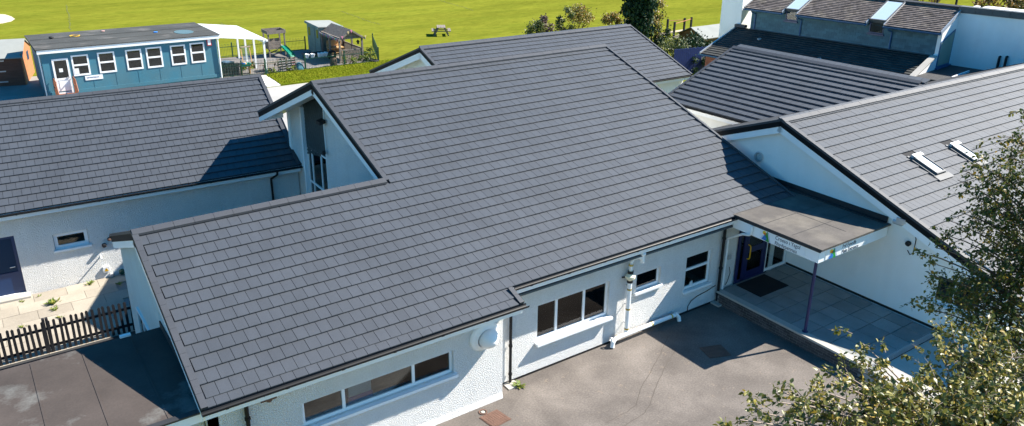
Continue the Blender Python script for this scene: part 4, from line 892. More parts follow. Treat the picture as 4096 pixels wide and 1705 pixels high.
part('fascia', MB().box((CX0-.18, CY_-.17, CZ1-.05), (CX1+.17, CY_-.13, CZ1+.165)), UPVC, cab); part('fascia', MB().box((CX0-.19, CY_-.12, CZ1-.02), (CX0-.15, CYB+.1, CZ1+.09)), DARKTRIM, cab)
part('soffit', MB().box((CX0-.15, CY_-.13, CZ1-.03), (CX1+.15, CYB, CZ1)), UPVC, cab)
mb = MB()
for y in (40.6, 42.4): mb.box((CX0-.1, y, CZ1+.20), (CX1+.1, y+.06, CZ1+.212))
part('felt_lap', mb, CABROOF, crf)
for r in rect: window(cab, (0, CY_, 0), (1, 0, 0), (0, -1, 0), *r, hb=((r[2]+r[3])/2+.02,), set=-.03, fw=.085, sill=False)
mb = MB(); a, b, c, d = drr
for q in ((a, a+.1, c, d), (b-.1, b, c, d), (a+.1, b-.1, d-.1, d), (a+.1, b-.1, c, c+.08), (a+.1, b-.1, c+.78, c+.9), (a+.19, b-.19, c+.16, c+.72)): mb.box((q[0], CY_-.04, q[2]), (q[1], CY_+.02, q[3]))
mb.box((a+.1, CY_-.02, c+.08), (b-.1, CY_+.01, c+.78)); cdr = part('door', mb, UPVC, cab)
part('pane', MB().box((a+.1, CY_-.005, c+.9), (b-.1, CY_, d-.1)), GLASS, cdr); part('notice', MB().box((a+.3, CY_-.012, c+1.25), (b-.35, CY_-.006, c+1.46)), NOTICE, cdr); part('handle', MB().box((b-.2, CY_-.09, c+.92), (b-.06, CY_-.05, c+.95)), STEEL, cdr)
for k, (tl, br) in enumerate((((790, 707), (962, 733)),)):
    p, q = onY(*z1(*tl), CY_), onY(*z1(*br), CY_)
    sb = part('sign_board', MB().box((p.x, CY_-.03, q.z), (q.x, CY_-.006, q.z+.26)), UPVC, cab)
    text_mesh('lettering', 'Cylch Meithrin Rhydypennau', .105, Matrix.Translation((p.x+.08, CY_-.033, q.z+.12)) @ My @ Matrix.Diagonal(((q.x-p.x-.2)/1.36, 1, 1, 1)), mat('sign_blue_ink', (.05, .08, .22), .5, 0), sb)
p = onY(*z1(1945, 392), CY_); part('alarm_box', MB().box((p.x-.13, CY_-.09, p.z-.22), (p.x+.13, CY_-.002, p.z+.22)), RED, cab); part('alarm_front', MB().box((p.x-.09, CY_-.1, p.z-.17), (p.x+.09, CY_-.091, p.z+.17)), UPVC, cab)
p = onY(*z1(714, 665), CY_); part('notice', MB().box((p.x-.13, CY_-.036, p.z-.17), (p.x+.13, CY_-.031, p.z+.17)), NOTICE, cab)
part('downpipe', MB().tube([(CX0-.1, CY_+.1, CZ1), (CX0-.06, CY_+.1, GZ)], .035, 8).tube([(CX1+.05, CY_-.08, CZ1-.02), (CX1+.05, CY_-.06, GZ)], .045, 8), UPVC, cab)
mb = MB().box((drr[0]-.05, CY_-1.0, CZ0-.06), (drr[1]+.05, CY_-.04, CZ0+.02)); part('landing', mb, WOODR, cab)
for x in (drr[0]-.12, drr[1]+.04):
    mb = MB().tube([(x+.04, CY_-.08, CZ0+.95), (x+.04, CY_-.95, CZ0+.95), (x+.04, CY_-1.5, CZ0+.35)], .035, 6)
    for y in (.1, .95): mb.box((x, CY_-y-.07, GZ), (x+.08, CY_-y, CZ0+.95))
    mb.tube([(x+.04, CY_-.08, CZ0+.5), (x+.04, CY_-.95, CZ0+.5)], .03, 6); part('handrail', mb, WOODR, cab)
part('room_floor', MB().box((CX0+.1, CY_+.1, CZ0), (CX1-.1, CYB-.1, CZ0+.03)).box((CX0+.1, CY_+2.0, CZ0), (CX1-.1, CY_+2.05, CZ1)), INTERIOR, cab)
# things lying on the cabin roof
def on_roof(u, v): return onZ(u, v, CZ1+.215)
p = on_roof(299, 144); solo('toy_hoop', MB().lathe(p, (0, 0, 1), [(.26, 0), (.29, .0), (.29, .03), (.26, .03), (.26, 0)], 24), YELLOW, 'orange-yellow plastic hoop lying on the blue cabin roof', 'hoop')
p = on_roof(205, 153); solo('flat_ball', MB().lathe(p, (0, 0, 1), [(.11, 0), (.15, .05), (.1, .1), (0, .11)], 12), RUBBER, 'dark deflated ball on the left end of the cabin roof', 'ball')
p = on_roof(622, 129); solo('flying_disc', MB().lathe(p, (0, 0, 1), [(.13, 0), (.13, .02), (.09, .035), (0, .035)], 14), mat('blue_toy', (.03, .2, .6), .4, 0), 'small blue disc on the cabin roof near the puddle', 'disc')
p = on_roof(412, 125); solo('flying_disc', MB().lathe(p, (0, 0, 1), [(.11, 0), (.11, .02), (.08, .03), (0, .03)], 14), mat('pink_toy', (.6, .35, .3), .4, 0), 'small pinkish disc near the far edge of the cabin roof', 'disc')
pud = [on_roof(735+40*math.cos(k*.3142), 128+8*math.sin(k*.3142)) for k in range(20)]
solo('puddle', MB().add([p+Zv*.004 for p in pud], [tuple(reversed(range(20)))]), mat('puddle_water', (.10, .09, .03), .08, .1, spec=.5), 'olive rain puddle on the right end of the cabin roof', 'puddle')

# ================================================================== LEAN-TO CANOPY beside the cabin
ln_ = thing('lean_to_canopy', 'white metal lean-to canopy with clear ribbed roof beside the blue cabin', 'canopy', (5.6, 42, GZ))
PX = 7.1
for y in (39.75, 41.9, 43.9, 45.7): part('post', MB().box((PX-.06, y-.05, GZ), (PX+.06, y+.05, 1.45)), UPVC, ln_)
part('beam', MB().box((PX-.07, 39.6, 1.45), (PX+.09, 45.9, 1.60)), UPVC, ln_); part('beam', MB().box((4.08, 39.6, 1.95), (4.18, 45.9, 2.1)), UPVC, ln_)
for k in range(8):
    y = 39.62+k*.89; part('rafter', MB().obox((4.15, y, 2.02), (3.1, 0, -.42), (0, .06, 0), (0, 0, .08)), UPVC, ln_)
POLY = mat('opal_sheet', (.75, .78, .78), .3, .03, transl=.35)
for k in range(7): part('roof_sheet', MB().obox((4.15, 39.69+k*.89, 2.075), (3.12, 0, -.422), (0, .81, 0), (0, 0, .012)), POLY, ln_)
part('gutter', MB().box((PX+.1, 39.5, 1.52), (PX+.22, 46.0, 1.62)), UPVC, ln_)

# ================================================================== GREEN HOOP-TOP FENCE
def hoop_fence(pts, label, h=1.0, posts=()):
    A, B = Vector(pts[0]), Vector(pts[1]); d = (B-A).normalized(); L = (B-A).length
    o = thing('hoop_fence', label, 'fence', A, 'green hoop-top fence runs round the playground'); mb = MB(); x = .06
    while x < L-.1:
        mb.tube([A+d*x, A+d*x+Zv*(h-.08), A+d*(x+.02)+Zv*(h-.02), A+d*(x+.055)+Zv*h, A+d*(x+.09)+Zv*(h-.02), A+d*(x+.11)+Zv*(h-.08), A+d*(x+.11)], .008, 4, cap=False); x += .22
    part('bar', mb, GREENM, o, kind='stuff')
    for z in (.1, h-.22): part('rail', MB().obox(A+Zv*z-d.cross(Zv)*.012, d*L, d.cross(Zv)*.024, Zv*.035), GREENM, o)
    for t in posts or (0, L/2, L): part('post', MB().obox(A+d*(t-.04)-d.cross(Zv)*.04, d*.08, d.cross(Zv)*.08, Zv*(h+.1)), GREENM, o)
    return o
hoop_fence([(4.25, 40.0, GZ), (6.95, 39.6, GZ)], 'green hoop fence run between the cabin corner and the white canopy post', posts=(0, 1.25))
hoop_fence([(6.98, 39.55, GZ), (15.2, 39.35, GZ)], 'long green hoop fence run along the grass strip before the playground', posts=(0, 2.75, 5.6, 8.2))
hoop_fence([(15.2, 39.35, GZ), (17.4, 44.9, GZ)], 'green hoop fence run right of the open timber shelter', posts=(0, 5.9))
hoop_fence([(4.1, 46.7, GZ), (12.45, 46.3, GZ)], 'green hoop fence run behind the play tower at the field edge', posts=(2.8, 8.3))

# ================================================================== PLAY TOWER, SHED, SHELTER
tw = thing('play_tower', 'weathered wooden play tower with green slide in the playground', 'play tower', (9.8, 45.6, GZ))
X0, X1_, Y0, Y1 = 9.15, 10.35, 45.0, 46.05
for x in (X0, X1_):
    for y in (Y0, Y1): part('post', MB().box((x-.045, y-.045, GZ), (x+.045, y+.045, 1.25)), WOODG, tw)
part('platform', MB().box((X0-.05, Y0-.05, -.02), (X1_+.05, Y1+.05, .03)), WOODG, tw)
for k in range(5): part('board', MB().box((X0-.07, Y0-.08, -.1+k*.118), (X1_-.35, Y0-.055, .008+k*.118)), WOODG, tw)
for k in range(5): part('board', MB().box((X0-.08, Y0-.05, -.1+k*.118), (X0-.055, Y1+.05, .008+k*.118)), WOODG, tw)
for k in range(4): part('board', MB().box((X0, Y1+.05, .03+k*.118), (X1_, Y1+.075, .14+k*.118)), WOODG, tw)
for q in ((X0-.1, X1_+.1, Y0-.1, Y0-.07), (X0-.1, X1_+.1, Y1+.07, Y1+.1)): part('roof_board', MB().box((q[0], q[2], 1.02), (q[1], q[3], 1.27)), WOODG, tw)
for x in (X0-.1, X1_+.07): part('roof_board', MB().box((x, Y0-.07, 1.02), (x+.03, Y1+.07, 1.27)), WOODG, tw)
for k in range(2): part('brace', MB().obox((X0+.05, Y0+.1+k*.8, GZ+.05), (.9, 0, .25), (0, .06, 0), (0, 0, .08)), WOODG, tw)
mb = MB(); n = 10; prof = []
for i in range(n+1):
    s = i/n; prof.append(Vector((10.12+.42*s, 44.95-.95*s, .12-.78*s+.10*math.sin(s*math.pi)*s)))
for i in range(n):
    a, b = prof[i], prof[i+1]; sd = Vector((.9, .42, 0))*.23
    mb.add([a-sd, a+sd, b+sd, b-sd, a-sd+Zv*.12, b-sd+Zv*.12, a+sd+Zv*.12, b+sd+Zv*.12], [(0, 1, 2, 3), (4, 0, 3, 5), (1, 6, 7, 2), (3, 2, 1, 0), (5, 3, 0, 4), (2, 7, 6, 1)])
part('slide', mb, GREENP, tw)
s2 = thing('garden_shed', 'tall grey-green wooden shed with low sloping roof beside the open timber shelter', 'shed', (13.6, 45, GZ))
SX0, SX1, SY0, SY1 = 12.6, 14.4, 43.75, 46.2
for z in np.arange(GZ, 1.32, .15): part('board', MB().box((SX0, SY0, z), (SX1, SY1, z+.146)), SHEDG, s2)
part('roof', MB().prism([(SX0-.12, SY0-.1, 1.40), (SX1+.1, SY0-.1, 1.28), (SX1+.1, SY1+.1, 1.40), (SX0-.12, SY1+.1, 1.52)], (0, 0, .06)), FELTG, s2)
part('fascia', MB().obox((SX0-.13, SY0-.1, 1.30), (0, 2.65, .12), (-.02, 0, 0), (0, 0, .12)), SHEDG, s2)
part('door', MB().box((SX0-.03, 44.7, GZ+.05), (SX0-.002, 45.45, 1.2)), SHEDG, s2); part('window', MB().box((SX0-.02, 45.6, .55), (SX0-.002, 45.95, 1.15)), mat('shed_window', (.19, .21, .03), .2, .1), s2); part('window', MB().box((SX0-.02, 44.05, .55), (SX0-.002, 44.35, 1.15)), bpy.data.materials['shed_window'], s2)
gz_ = thing('timber_shelter', 'open weathered timber shelter with slatted pitched roof hung with bunting', 'shelter', (13.6, 42, GZ))
AX0, AX1, AY0, AY1 = 12.72, 14.45, 40.42, 43.7; EH, RHh = 1.05, 1.6
for x in (AX0, AX1):
    for y in (AY0, 42.2, AY1-.05): part('post', MB().box((x-.06, y-.06, GZ), (x+.06, y+.06, EH)), WOODG, gz_)
mxx = (AX0+AX1)/2; sl_ = (RHh-EH)/(mxx-AX0); ov = .18
for sgn_, xe_ in ((-1, AX0), (1, AX1)):
    n = 13
    for k in range(n):
        t0 = k/n; L_ = (mxx-AX0)+ov; a = mxx+sgn_*L_*t0; z = RHh+.04-sl_*L_*t0
        part('roof_slat', MB().obox((a, AY0-.2, z), (sgn_*L_/n*.62, 0, -sl_*L_/n*.62), (0, AY1-AY0+.25, 0), (0, 0, .025)), WOODG, gz_)
    part('roof_deck', MB().obox((mxx, AY0-.15, RHh-.01), (sgn_*((mxx-AX0)+ov-.04), 0, -sl_*((mxx-AX0)+ov-.04)), (0, AY1-AY0+.15, 0), (0, 0, .02)), WOODD, gz_)
    part('bargeboard', MB().obox((mxx, AY0-.24, RHh-.06), (sgn_*((mxx-AX0)+ov), 0, -sl_*((mxx-AX0)+ov)), (0, .035, 0), (0, 0, .13)), WOODG, gz_)
    part('eave_beam', MB().box((xe_-.05, AY0-.1, EH-.02), (xe_+.05, AY1, EH+.09)), WOODG, gz_)
part('gable_beam', MB().box((AX0-.05, AY0-.04, EH-.06), (AX1+.05, AY0+.03, EH+.06)), WOODG, gz_)
for k in range(4):
    hw_ = (mxx-AX0)*(1-k*.23)-.1; part('gable_board', MB().box((mxx-hw_, AY0-.03, EH+.065+k*.115), (mxx+hw_, AY0+.0, EH+.17+k*.115)), WOODG, gz_)
for q in ((AX0, AY0, AX1, AY0), (AX1, AY0, AX1, AY1)):
    a, b = Vector((q[0], q[1], GZ)), Vector((q[2], q[3], GZ)); d = (b-a).normalized(); L = (b-a).length; nn_ = d.cross(Zv)
    for z, hh in ((.18, .09), (.86, .1)): part('rail', MB().obox(a+d*.06+Zv*z-nn_*.03, d*(L-.12), nn_*.06, Zv*hh), WOODG, gz_)
    for k in range(int(L/.15)): part('baluster', MB().obox(a+d*(.11+k*.15)+Zv*.27-nn_*.02, d*.055, nn_*.04, Zv*.59), WOODG, gz_)
part('floor', MB().box((AX0-.1, AY0-.1, GZ), (AX1+.1, AY1, GZ+.14)), WOODG, gz_)
part('back_wall', MB().box((AX0+.9, AY1-.08, GZ+.14), (AX1, AY1-.03, EH)), WOODG, gz_)
mk = thing('mud_kitchen', 'pine play kitchen bench standing inside the timber shelter', 'play kitchen', (13.4, 43.1, GZ+.14))
part('worktop', MB().box((12.95, 42.85, GZ+.6), (14.1, 43.4, GZ+.66)), WOODO, mk); part('back', MB().box((12.95, 43.4, GZ+.14), (14.1, 43.44, GZ+1.15)), WOODO, mk); part('shelf', MB().box((12.98, 42.87, GZ+.25), (14.07, 43.4, GZ+.29)), WOODO, mk)
for x in (12.97, 14.03):
    for y in (42.87, 43.33): part('leg', MB().box((x, y, GZ+.14), (x+.05, y+.05, GZ+.6)), WOODO, mk)
part('bowl', MB().lathe((13.5, 43.1, GZ+.66), (0, 0, 1), [(.05, 0), (.14, .08), (.15, .1), (.12, .08), (0, .02)], 12), STEEL, mk)
bn = thing('bunting', 'string of pink, teal and cream pennants along the shelter eave', 'bunting', (AX0-.12, 42, EH))
PEN = [mat('pennant_'+n, c, .8, 0) for n, c in (('pink', (.6, .2, .32)), ('teal', (.08, .45, .42)), ('cream', (.55, .42, .2)), ('mauve', (.35, .22, .38)))]
part('cord', MB().tube([(AX0-.2, AY0-.15+k*.37, EH+.06-.05*math.sin(k*1.1)) for k in range(10)], .006, 4), WPIPE, bn)
for k in range(17):
    y = AY0-.1+k*.2; zc = EH+.03; part('pennant', MB().prism([(AX0-.21, y, zc), (AX0-.21, y+.13, zc), (AX0-.21, y+.065+random.uniform(-.02, .02), zc-.2)], (-.006, 0, 0)), PEN[k % 4], bn)
for k, (x, z) in enumerate(((AX0+.05, EH+.12), (AX0+.52, EH+.42), (mxx-.1, EH+.5), (AX1+.1, EH+.02))): part('pennant', MB().prism([(x, AY0-.26, z+.1), (x+.16, AY0-.26, z+.1), (x+.08, AY0-.26, z-.12)], (0, -.006, 0)), PEN[(k*2) % 4], bn)
bh = thing('bird_feeder', 'little dark bird feeder hanging in the shelter front opening', 'bird feeder', (14.15, AY0, .55))
part('feeder_roof', MB().prism([(14.03, AY0-.08, .72), (14.27, AY0-.08, .72), (14.15, AY0-.08, .86)], (0, .16, 0)), WOODD, bh); part('feeder_body', MB().box((14.09, AY0-.05, .56), (14.21, AY0+.05, .72)), WOODD, bh); part('hanger', MB().tube([(14.15, AY0, .86), (14.15, AY0, 1.02)], .008, 4), BLACK, bh)

# loose playground things
def picnic(loc, rotz, label, L=1.5, tint=WOODG, s=1.0):
    o = thing('picnic_table', label, 'picnic table', loc, 'wooden picnic tables', rotz); o.scale = (s, s, s)
    for k in range(5): part('top_board', mesh('top_board', MB().box((-L/2, -.36+k*.146, .71), (L/2, -.36+k*.146+.136, .75)), tint), tint, o, local=True)
    for sd in (-1, 1):
        for k in range(2): part('seat_board', mesh('seat_board', MB().box((-L/2, sd*(.62+.13*k)-.06, .43), (L/2, sd*(.62+.13*k)+.06, .465)), tint), tint, o, local=True)
    for x in (-L*.33, L*.33):
        for sd in (-1, 1): part('leg', mesh('leg', MB().prism([(x, sd*.18, .71), (x, sd*.30, .71), (x, sd*.68, 0), (x, sd*.56, 0)], (.045, 0, 0)), tint), tint, o, local=True)
        part('seat_beam', mesh('seat_beam', MB().box((x+.046, -.8, .36), (x+.09, .8, .43)), tint), tint, o, local=True)
    return o
picnic((24.8, 46.9, GZ), math.radians(62), 'lone wooden picnic table standing out on the green field', s=1.0)
picnic((7.75, 40.6, GZ), math.radians(8), 'weathered picnic table behind the fence by the white canopy post', s=.8)
def pallet(O, a, up, label):
    O, a, up = Vector(O), Vector(a), Vector(up); nn_ = a.cross(up).normalized(); o = thing('pallet', label, 'pallet', O, 'wooden pallets at the fence')
    for k in range(6): part('slat', MB().obox(O+up*(k/6+.02), a, up*.1, nn_*.02), WOODG, o)
    for k in range(3): part('bearer', MB().obox(O+a*(k*.46)+nn_*.021, a*.08, up, nn_*.08), WOODG, o)
    return o
pallet((7.85, 39.62, GZ), (.62, 0, 0), (0, .12, 1.0), 'grey pallet leaning upright left behind the green hoop fence')
pallet((8.5, 39.62, GZ), (.62, 0, 0), (0, .12, 1.0), 'grey pallet leaning upright behind the fence, right of the other upright pallet')
o = thing('pallet_planter', 'crate wall of pallets and open blocks at the cabin corner', 'planter', (4.9, 40.5, GZ))
for k in range(7):
    for j in range(4): part('block', MB().box((4.32+k*.17, 40.28, GZ+.04+j*.2), (4.45+k*.17, 40.42, GZ+.19+j*.2)), WOODG, o)
for j in range(5): part('slat', MB().box((4.28, 40.24, GZ+j*.2), (5.5, 40.46, GZ+.035+j*.2)), WOODG, o)
part('core', MB().box((4.3, 40.44, GZ), (5.48, 40.5, GZ+.8)), WOODD, o)
def tub(loc, a, b, h, m, label, name='tub'):
    x, y, z = loc; mb = MB(); P = [(-a, -b), (a, -b), (a, b), (-a, b)]
    lo = [Vector((x+p*.85, y+q*.85, z)) for p, q in P]; hi = [Vector((x+p, y+q, z+h)) for p, q in P]; inn = [Vector((x+p*.9, y+q*.9, z+h)) for p, q in P]; fl = [Vector((x+p*.8, y+q*.8, z+.03)) for p, q in P]
    mb.add(lo+hi+inn+fl, [(3, 2, 1, 0)]+[(i, (i+1) % 4, (i+1) % 4+4, i+4) for i in range(4)]+[(i+4, (i+1) % 4+4, (i+1) % 4+8, i+8) for i in range(4)]+[(i+8, (i+1) % 4+8, (i+1) % 4+12, i+12) for i in range(4)]+[(12, 13, 14, 15)])
    return solo(name, mb, m, label, 'tub')
tub((5.95, 40.55, GZ+.55), .36, .26, .16, GREENP, 'green plastic tub of toys beside the pallet planter')
solo('toy_bundle', MB().lathe((5.9, 40.6, GZ+.6), (.2, 0, 1), [(.1, 0), (.2, .06), (.16, .16), (.05, .2), (0, .21)], 9), WOODO, 'tan soft toy heaped in the green tub', 'toy'); solo('toy_tray', MB().box((5.65, 40.36, GZ+.72), (5.95, 40.6, GZ+.78)), bpy.data.materials['blue_toy'], 'blue tray lying on the green tub', 'tray')
o = thing('tub_stand', 'low pale timber box stand carrying the green tub', 'stand', (5.95, 40.6, GZ))
for x in (5.65, 6.2): part('leg', MB().box((x, 40.4, GZ), (x+.06, 40.75, GZ+.5)), WOODO, o)
part('top', MB().box((5.62, 40.35, GZ+.5), (6.29, 40.8, GZ+.545)), WOODO, o)
tub((4.75, 41.3, GZ+.45), .5, .3, .2, mat('cream_tub', (.55, .48, .4), .6, .05), 'long cream water tray standing on the pallet planter')
o = thing('water_tray', 'dark turtle-shaped sand pit with white lid on the pallet planter', 'sand pit', (4.85, 40.65, GZ+.8))
part('base', MB().lathe((4.85, 40.62, GZ+.8), (0, 0, 1), [(.2, 0), (.42, .05), (.45, .1), (.36, .12), (0, .12)], 14), mat('dark_teal', (.02, .07, .09), .4, 0), o); part('lid', MB().lathe((4.78, 40.68, GZ+.92), (.1, 0, 1), [(.3, 0), (.22, .07), (0, .1)], 12), UPVC, o)
o = thing('mirror_easel', 'wooden easel with clear screen beside the canopy posts', 'easel', (7.0, 42.6, GZ))
for x in (6.45, 7.05): part('leg', MB().obox((x, 42.6, GZ), (.05, 0, 0), (0, .05, 0), (0, .35, 1.35)), WOODO, o); part('foot', MB().obox((x, 42.0, GZ), (.05, 0, 0), (0, .9, 0), (0, 0, .12)), WOODO, o)
part('screen', MB().obox((6.5, 42.75, GZ+.5), (.55, 0, 0), (0, .02, 0), (0, .21, .8)), GLASS, o); part('top_rail', MB().obox((6.4, 42.9, GZ+1.33), (.75, 0, 0), (0, .12, 0), (0, .02, .06)), WOODG, o)
for k, (u, v) in enumerate(((1228, 232), (1250, 231), (1277, 228), (1289, 226), (1302, 224))):
    p = onZ(u, v, GZ+.35); wp_ = solo('bucket', MB().lathe(p, (.15, -.1, 1), [(.0, .0), (.11, 0), (.16, .26), (.17, .27), (.15, .26), (.1, .03), (0, .03)], 14), WPIPE, ['leftmost small white bucket on the pallet row', 'large white bucket second from left on the row', 'middle white bucket of the row of five', 'white bucket second from the right, close to the shelter', 'rightmost white bucket by the shelter post'][k], 'bucket', 'white buckets in a row')
o = thing('bucket_bench', 'dark low bench carrying the row of white buckets', 'bench', (12.1, 43.5, GZ))
part('seat', MB().obox((11.1, 43.35, GZ+.30), (2.1, .05, 0), (0, .4, 0), (0, 0, .05)), WOODD, o)
for x in (11.2, 12.1, 13.0): part('leg', MB().box((x, 43.4, GZ), (x+.07, 43.75, GZ+.3)), WOODD, o)
p = onZ(1335, 266, GZ); o = thing('log', 'upright sawn log by the fence in front of the shelter', 'log', p); part('bark', MB().tube([p, p+Zv*.28, p+Zv*.55+Vector((.05, .1, 0))], [.26, .24, .22], 12), mat('log_bark', (.12, .085, .06), .9, .3, 5, .5, 20), o); part('sawn_end', MB().lathe(p+Zv*.552+Vector((.05, .1, 0)), (0, 0, 1), [(.21, 0), (0, .004)], 12), SHEDT, o)
p = onZ(1496, 250, GZ); solo('tyre', MB().lathe(p, (0, 0, 1), [(.2, 0), (.34, .02), (.37, .1), (.34, .18), (.2, .2), (.19, .1), (.2, 0)], 18), RUBBER, 'black tyre lying in the corner of the hoop fence', 'tyre')
p = onZ(1320, 245, GZ); solo('tyre', MB().lathe(p+Vector((.3, .2, .36)), (0, 1, .1), [(.2, 0), (.34, .02), (.37, .1), (.34, .18), (.2, .2), (.19, .1), (.2, 0)], 18), RUBBER, 'black tyre standing upright behind the sawn log', 'tyre')
for k in range(4): solo('toy_spade', MB().box((8.95, 39.85, GZ+.35+k*.17), (9.2, 39.9, GZ+.42+k*.17)), RED, ['lowest red plastic bar', 'second lowest red plastic bar', 'second highest red plastic bar', 'highest red plastic bar'][k]+' of the red toy ladder by the pallet', 'toy')
mb = MB(); r_ = np.random.default_rng(5)
for k in range(90):
    x, y = r_.uniform(10.1, 11.6), r_.uniform(39.55, 39.95); s = r_.uniform(.03, .09); mb.obox((x, y, GZ+.01), (s, s*.3, 0), (-s*.3, s, 0), (0, 0, s*.6))
solo('pebbles', mb, mat('pebble', (.36, .32, .28), .9, .2, 9, island=.4), 'heap of pale pebbles and sticks behind the fence', 'pebbles', kind='stuff')
solo('tarp_heap', MB().lathe((9.35, 39.75, GZ), (.1, 0, 1), [(.42, 0), (.38, .2), (.25, .42), (.1, .55), (0, .57)], 9), mat('teal_tarp', (.03, .12, .16), .4, .2), 'dark teal covered heap leaning beside the upright pallets', 'tarpaulin')

# ================================================================== SHEDS AT LEFT AND RIGHT
ls = thing('garden_shed', 'brown wooden shed with grey felt roof at the far left of the cabin', 'shed', (-6.55, 44.6, GZ))
LX0, LX1, LY0, LY1 = -9.4, -6.55, 44.6, 48.6
for z in np.arange(GZ, 1.05, .14): part('board', MB().box((LX0, LY0, z), (LX1-.02, LY1, z+.137)), SHEDB, ls)
for z in np.arange(GZ, 1.25, .14): part('end_board', MB().box((LX1-.018, LY0+.02, z), (LX1+.012, LY1-.02, z+.137)), SHEDO, ls)  # end boards lighter than the front: sunlight on this side put into the colour
part('gable_end', MB().prism([(LX1-.01, LY0, 1.1), (LX1-.01, LY1, 1.1), (LX1-.01, 46.6, 1.75)], (.02, 0, 0)), SHEDO, ls)
part('roof', MB().prism([(LX0-.2, LY0-.2, 1.02), (LX0-.2, 46.6, 1.82), (LX0-.2, LY1+.2, 1.02), (LX0-.2, LY1+.2, 1.07), (LX0-.2, 46.6, 1.88), (LX0-.2, LY0-.2, 1.07)], (LX1-LX0+.3, 0, 0)), FELTG, ls)
part('window', MB().box((LX1+.013, 46.7, .45), (LX1+.03, 47.0, 1.0)), NAVY, ls); part('window', MB().box((LX1+.013, 47.1, .45), (LX1+.03, 47.4, 1.0)), NAVY, ls)
for z in (.85, .2, -.45): part('hinge', MB().box((-8.6, LY0-.03, z), (-7.5, LY0-.004, z+.07)), STEEL, ls)
part('corner_post', MB().box((LX1-.03, LY0-.025, GZ), (LX1+.03, LY0+.03, 1.1)), SHEDO, ls)
ls.rotation_euler = (0, 0, math.radians(-12))
rs = thing('garden_shed', 'tan wooden shed with pale felt roof behind the shrubs near the hall', 'shed', (39.8, 30.8, GZ))
RX0, RX1, RY0, RY1, zr_ = 38.9, 43.6, 29.9, 32.6, .95
for z in np.arange(GZ, .30, .13): part('board', MB().box((RX0, RY0, z), (RX1, RY1, z+.127)), SHEDT, rs)
part('gable_end', MB().prism([(RX0, RY0, .3), (RX0, RY1, .3), (RX0, 31.25, .9)], (.04, 0, 0)), SHEDT, rs)
part('roof', MB().prism([(RX0-.2, RY0-.2, .26), (RX0-.2, 31.25, .95), (RX0-.2, RY1+.2, .26), (RX0-.2, RY1+.2, .31), (RX0-.2, 31.25, 1.0), (RX0-.2, RY0-.2, .31)], (RX1-RX0+.4, 0, 0)), FELTG, rs)
tr_ = thing('climbing_frame', 'dark wooden posts of a low trail play frame near the track', 'play frame', (42, 35.5, GZ))
bs = [onZ(u, v, GZ) for u, v in ((2666, 152), (2693, 165), (2733, 147), (2760, 143))]
for p in bs: part('post', MB().box(p-Vector((.07, .07, 0)), p+Vector((.07, .07, 1.6))), WOODD, tr_)
for a, b in ((0, 2), (1, 3)): part('rope', MB().tube([bs[a]+Zv*1.45, bs[b]+Zv*1.45], .03, 5), SHEDO, tr_)
for k in range(8): q = bs[1].lerp(bs[3], k/8)-Zv*0; part('plank', MB().obox(q+Vector((-.2, -.9, .35+.03*k)), (.22, 0, 0), (0, .9, 0), (0, 0, .05)), WOODG, tr_)
bf = thing('panel_fence', 'deep blue painted board fence in shadow between the rear roofs', 'fence', (32, 24.8, GZ))
A, B = onZ(2690, 300, GZ), onZ(2835, 285, GZ); d = (B-A)/18
for k in range(18): part('board', MB().obox(A+d*k, d*.94, Vector((.02, .04, 0)), Zv*(1.75+.02*math.sin(k*3))), BLUEFENCE, bf)
for k, (u, v) in enumerate(((3745, 30), (3820, 38), (3897, 48), (3665, 22))):
    p = onZ(u, v, GZ); solo('fence_post', MB().box(p-Vector((.09, .09, 0)), p+Vector((.09, .09, 1.3))), WOODD, ['second', 'third', 'fourth', 'first'][k]+' slim wooden field post counted from the left above the hall roof', 'post', 'posts along the field fence')
for k, (u, v) in enumerate(((3460, 4), (2775, 51), (3045, 30))):
    pass

# ================================================================== VEGETATION
def leaf_arrays(P, D, N, L, wr=.31):
    D = D/np.linalg.norm(D, axis=1, keepdims=True); S = np.cross(N, D); S /= (np.linalg.norm(S, axis=1, keepdims=True)+1e-9); U = np.cross(D, S)
    L = L[:, None]; W_ = L*wr
    V = np.stack([P, P+D*L*.36+S*W_+U*L*.07, P+D*L*.36-S*W_+U*L*.07, P+D*L*.72+S*W_*.62+U*L*.04, P+D*L*.72-S*W_*.62+U*L*.04, P+D*L-U*L*.10, P+D*L*.5], 1)
    F = np.array([(0, 6, 1), (1, 6, 3), (3, 6, 5), (0, 2, 6), (2, 4, 6), (4, 5, 6)]); n = len(P)
    return V.reshape(-1, 3), (F[None]+np.arange(n)[:, None, None]*7).reshape(-1, 3)
def np_mesh(name, V, F, m):
    me = bpy.data.meshes.new(name); nv, nf = len(V), len(F); me.vertices.add(nv); me.vertices.foreach_set('co', np.asarray(V, dtype=np.float32).ravel())
    me.loops.add(nf*3); me.loops.foreach_set('vertex_index', np.asarray(F, dtype=np.int32).ravel()); me.polygons.add(nf); me.polygons.foreach_set('loop_start', np.arange(0, nf*3, 3, dtype=np.int32)); me.polygons.foreach_set('loop_total', np.full(nf, 3, dtype=np.int32))
    me.update(); me.validate(); me.materials.append(m); return me
BIRCH = leafmat('birch_leaf', (.055, .070, .014), (.13, .135, .024), (.27, .235, .05), (.36, .23, .03), rough=.45, transl=.22, spec=.5)
BIRCH2 = leafmat('birch_leaf_green', (.045, .075, .022), (.085, .11, .024), (.18, .15, .022), (.33, .19, .02), rough=.5, transl=.35, spec=.35)
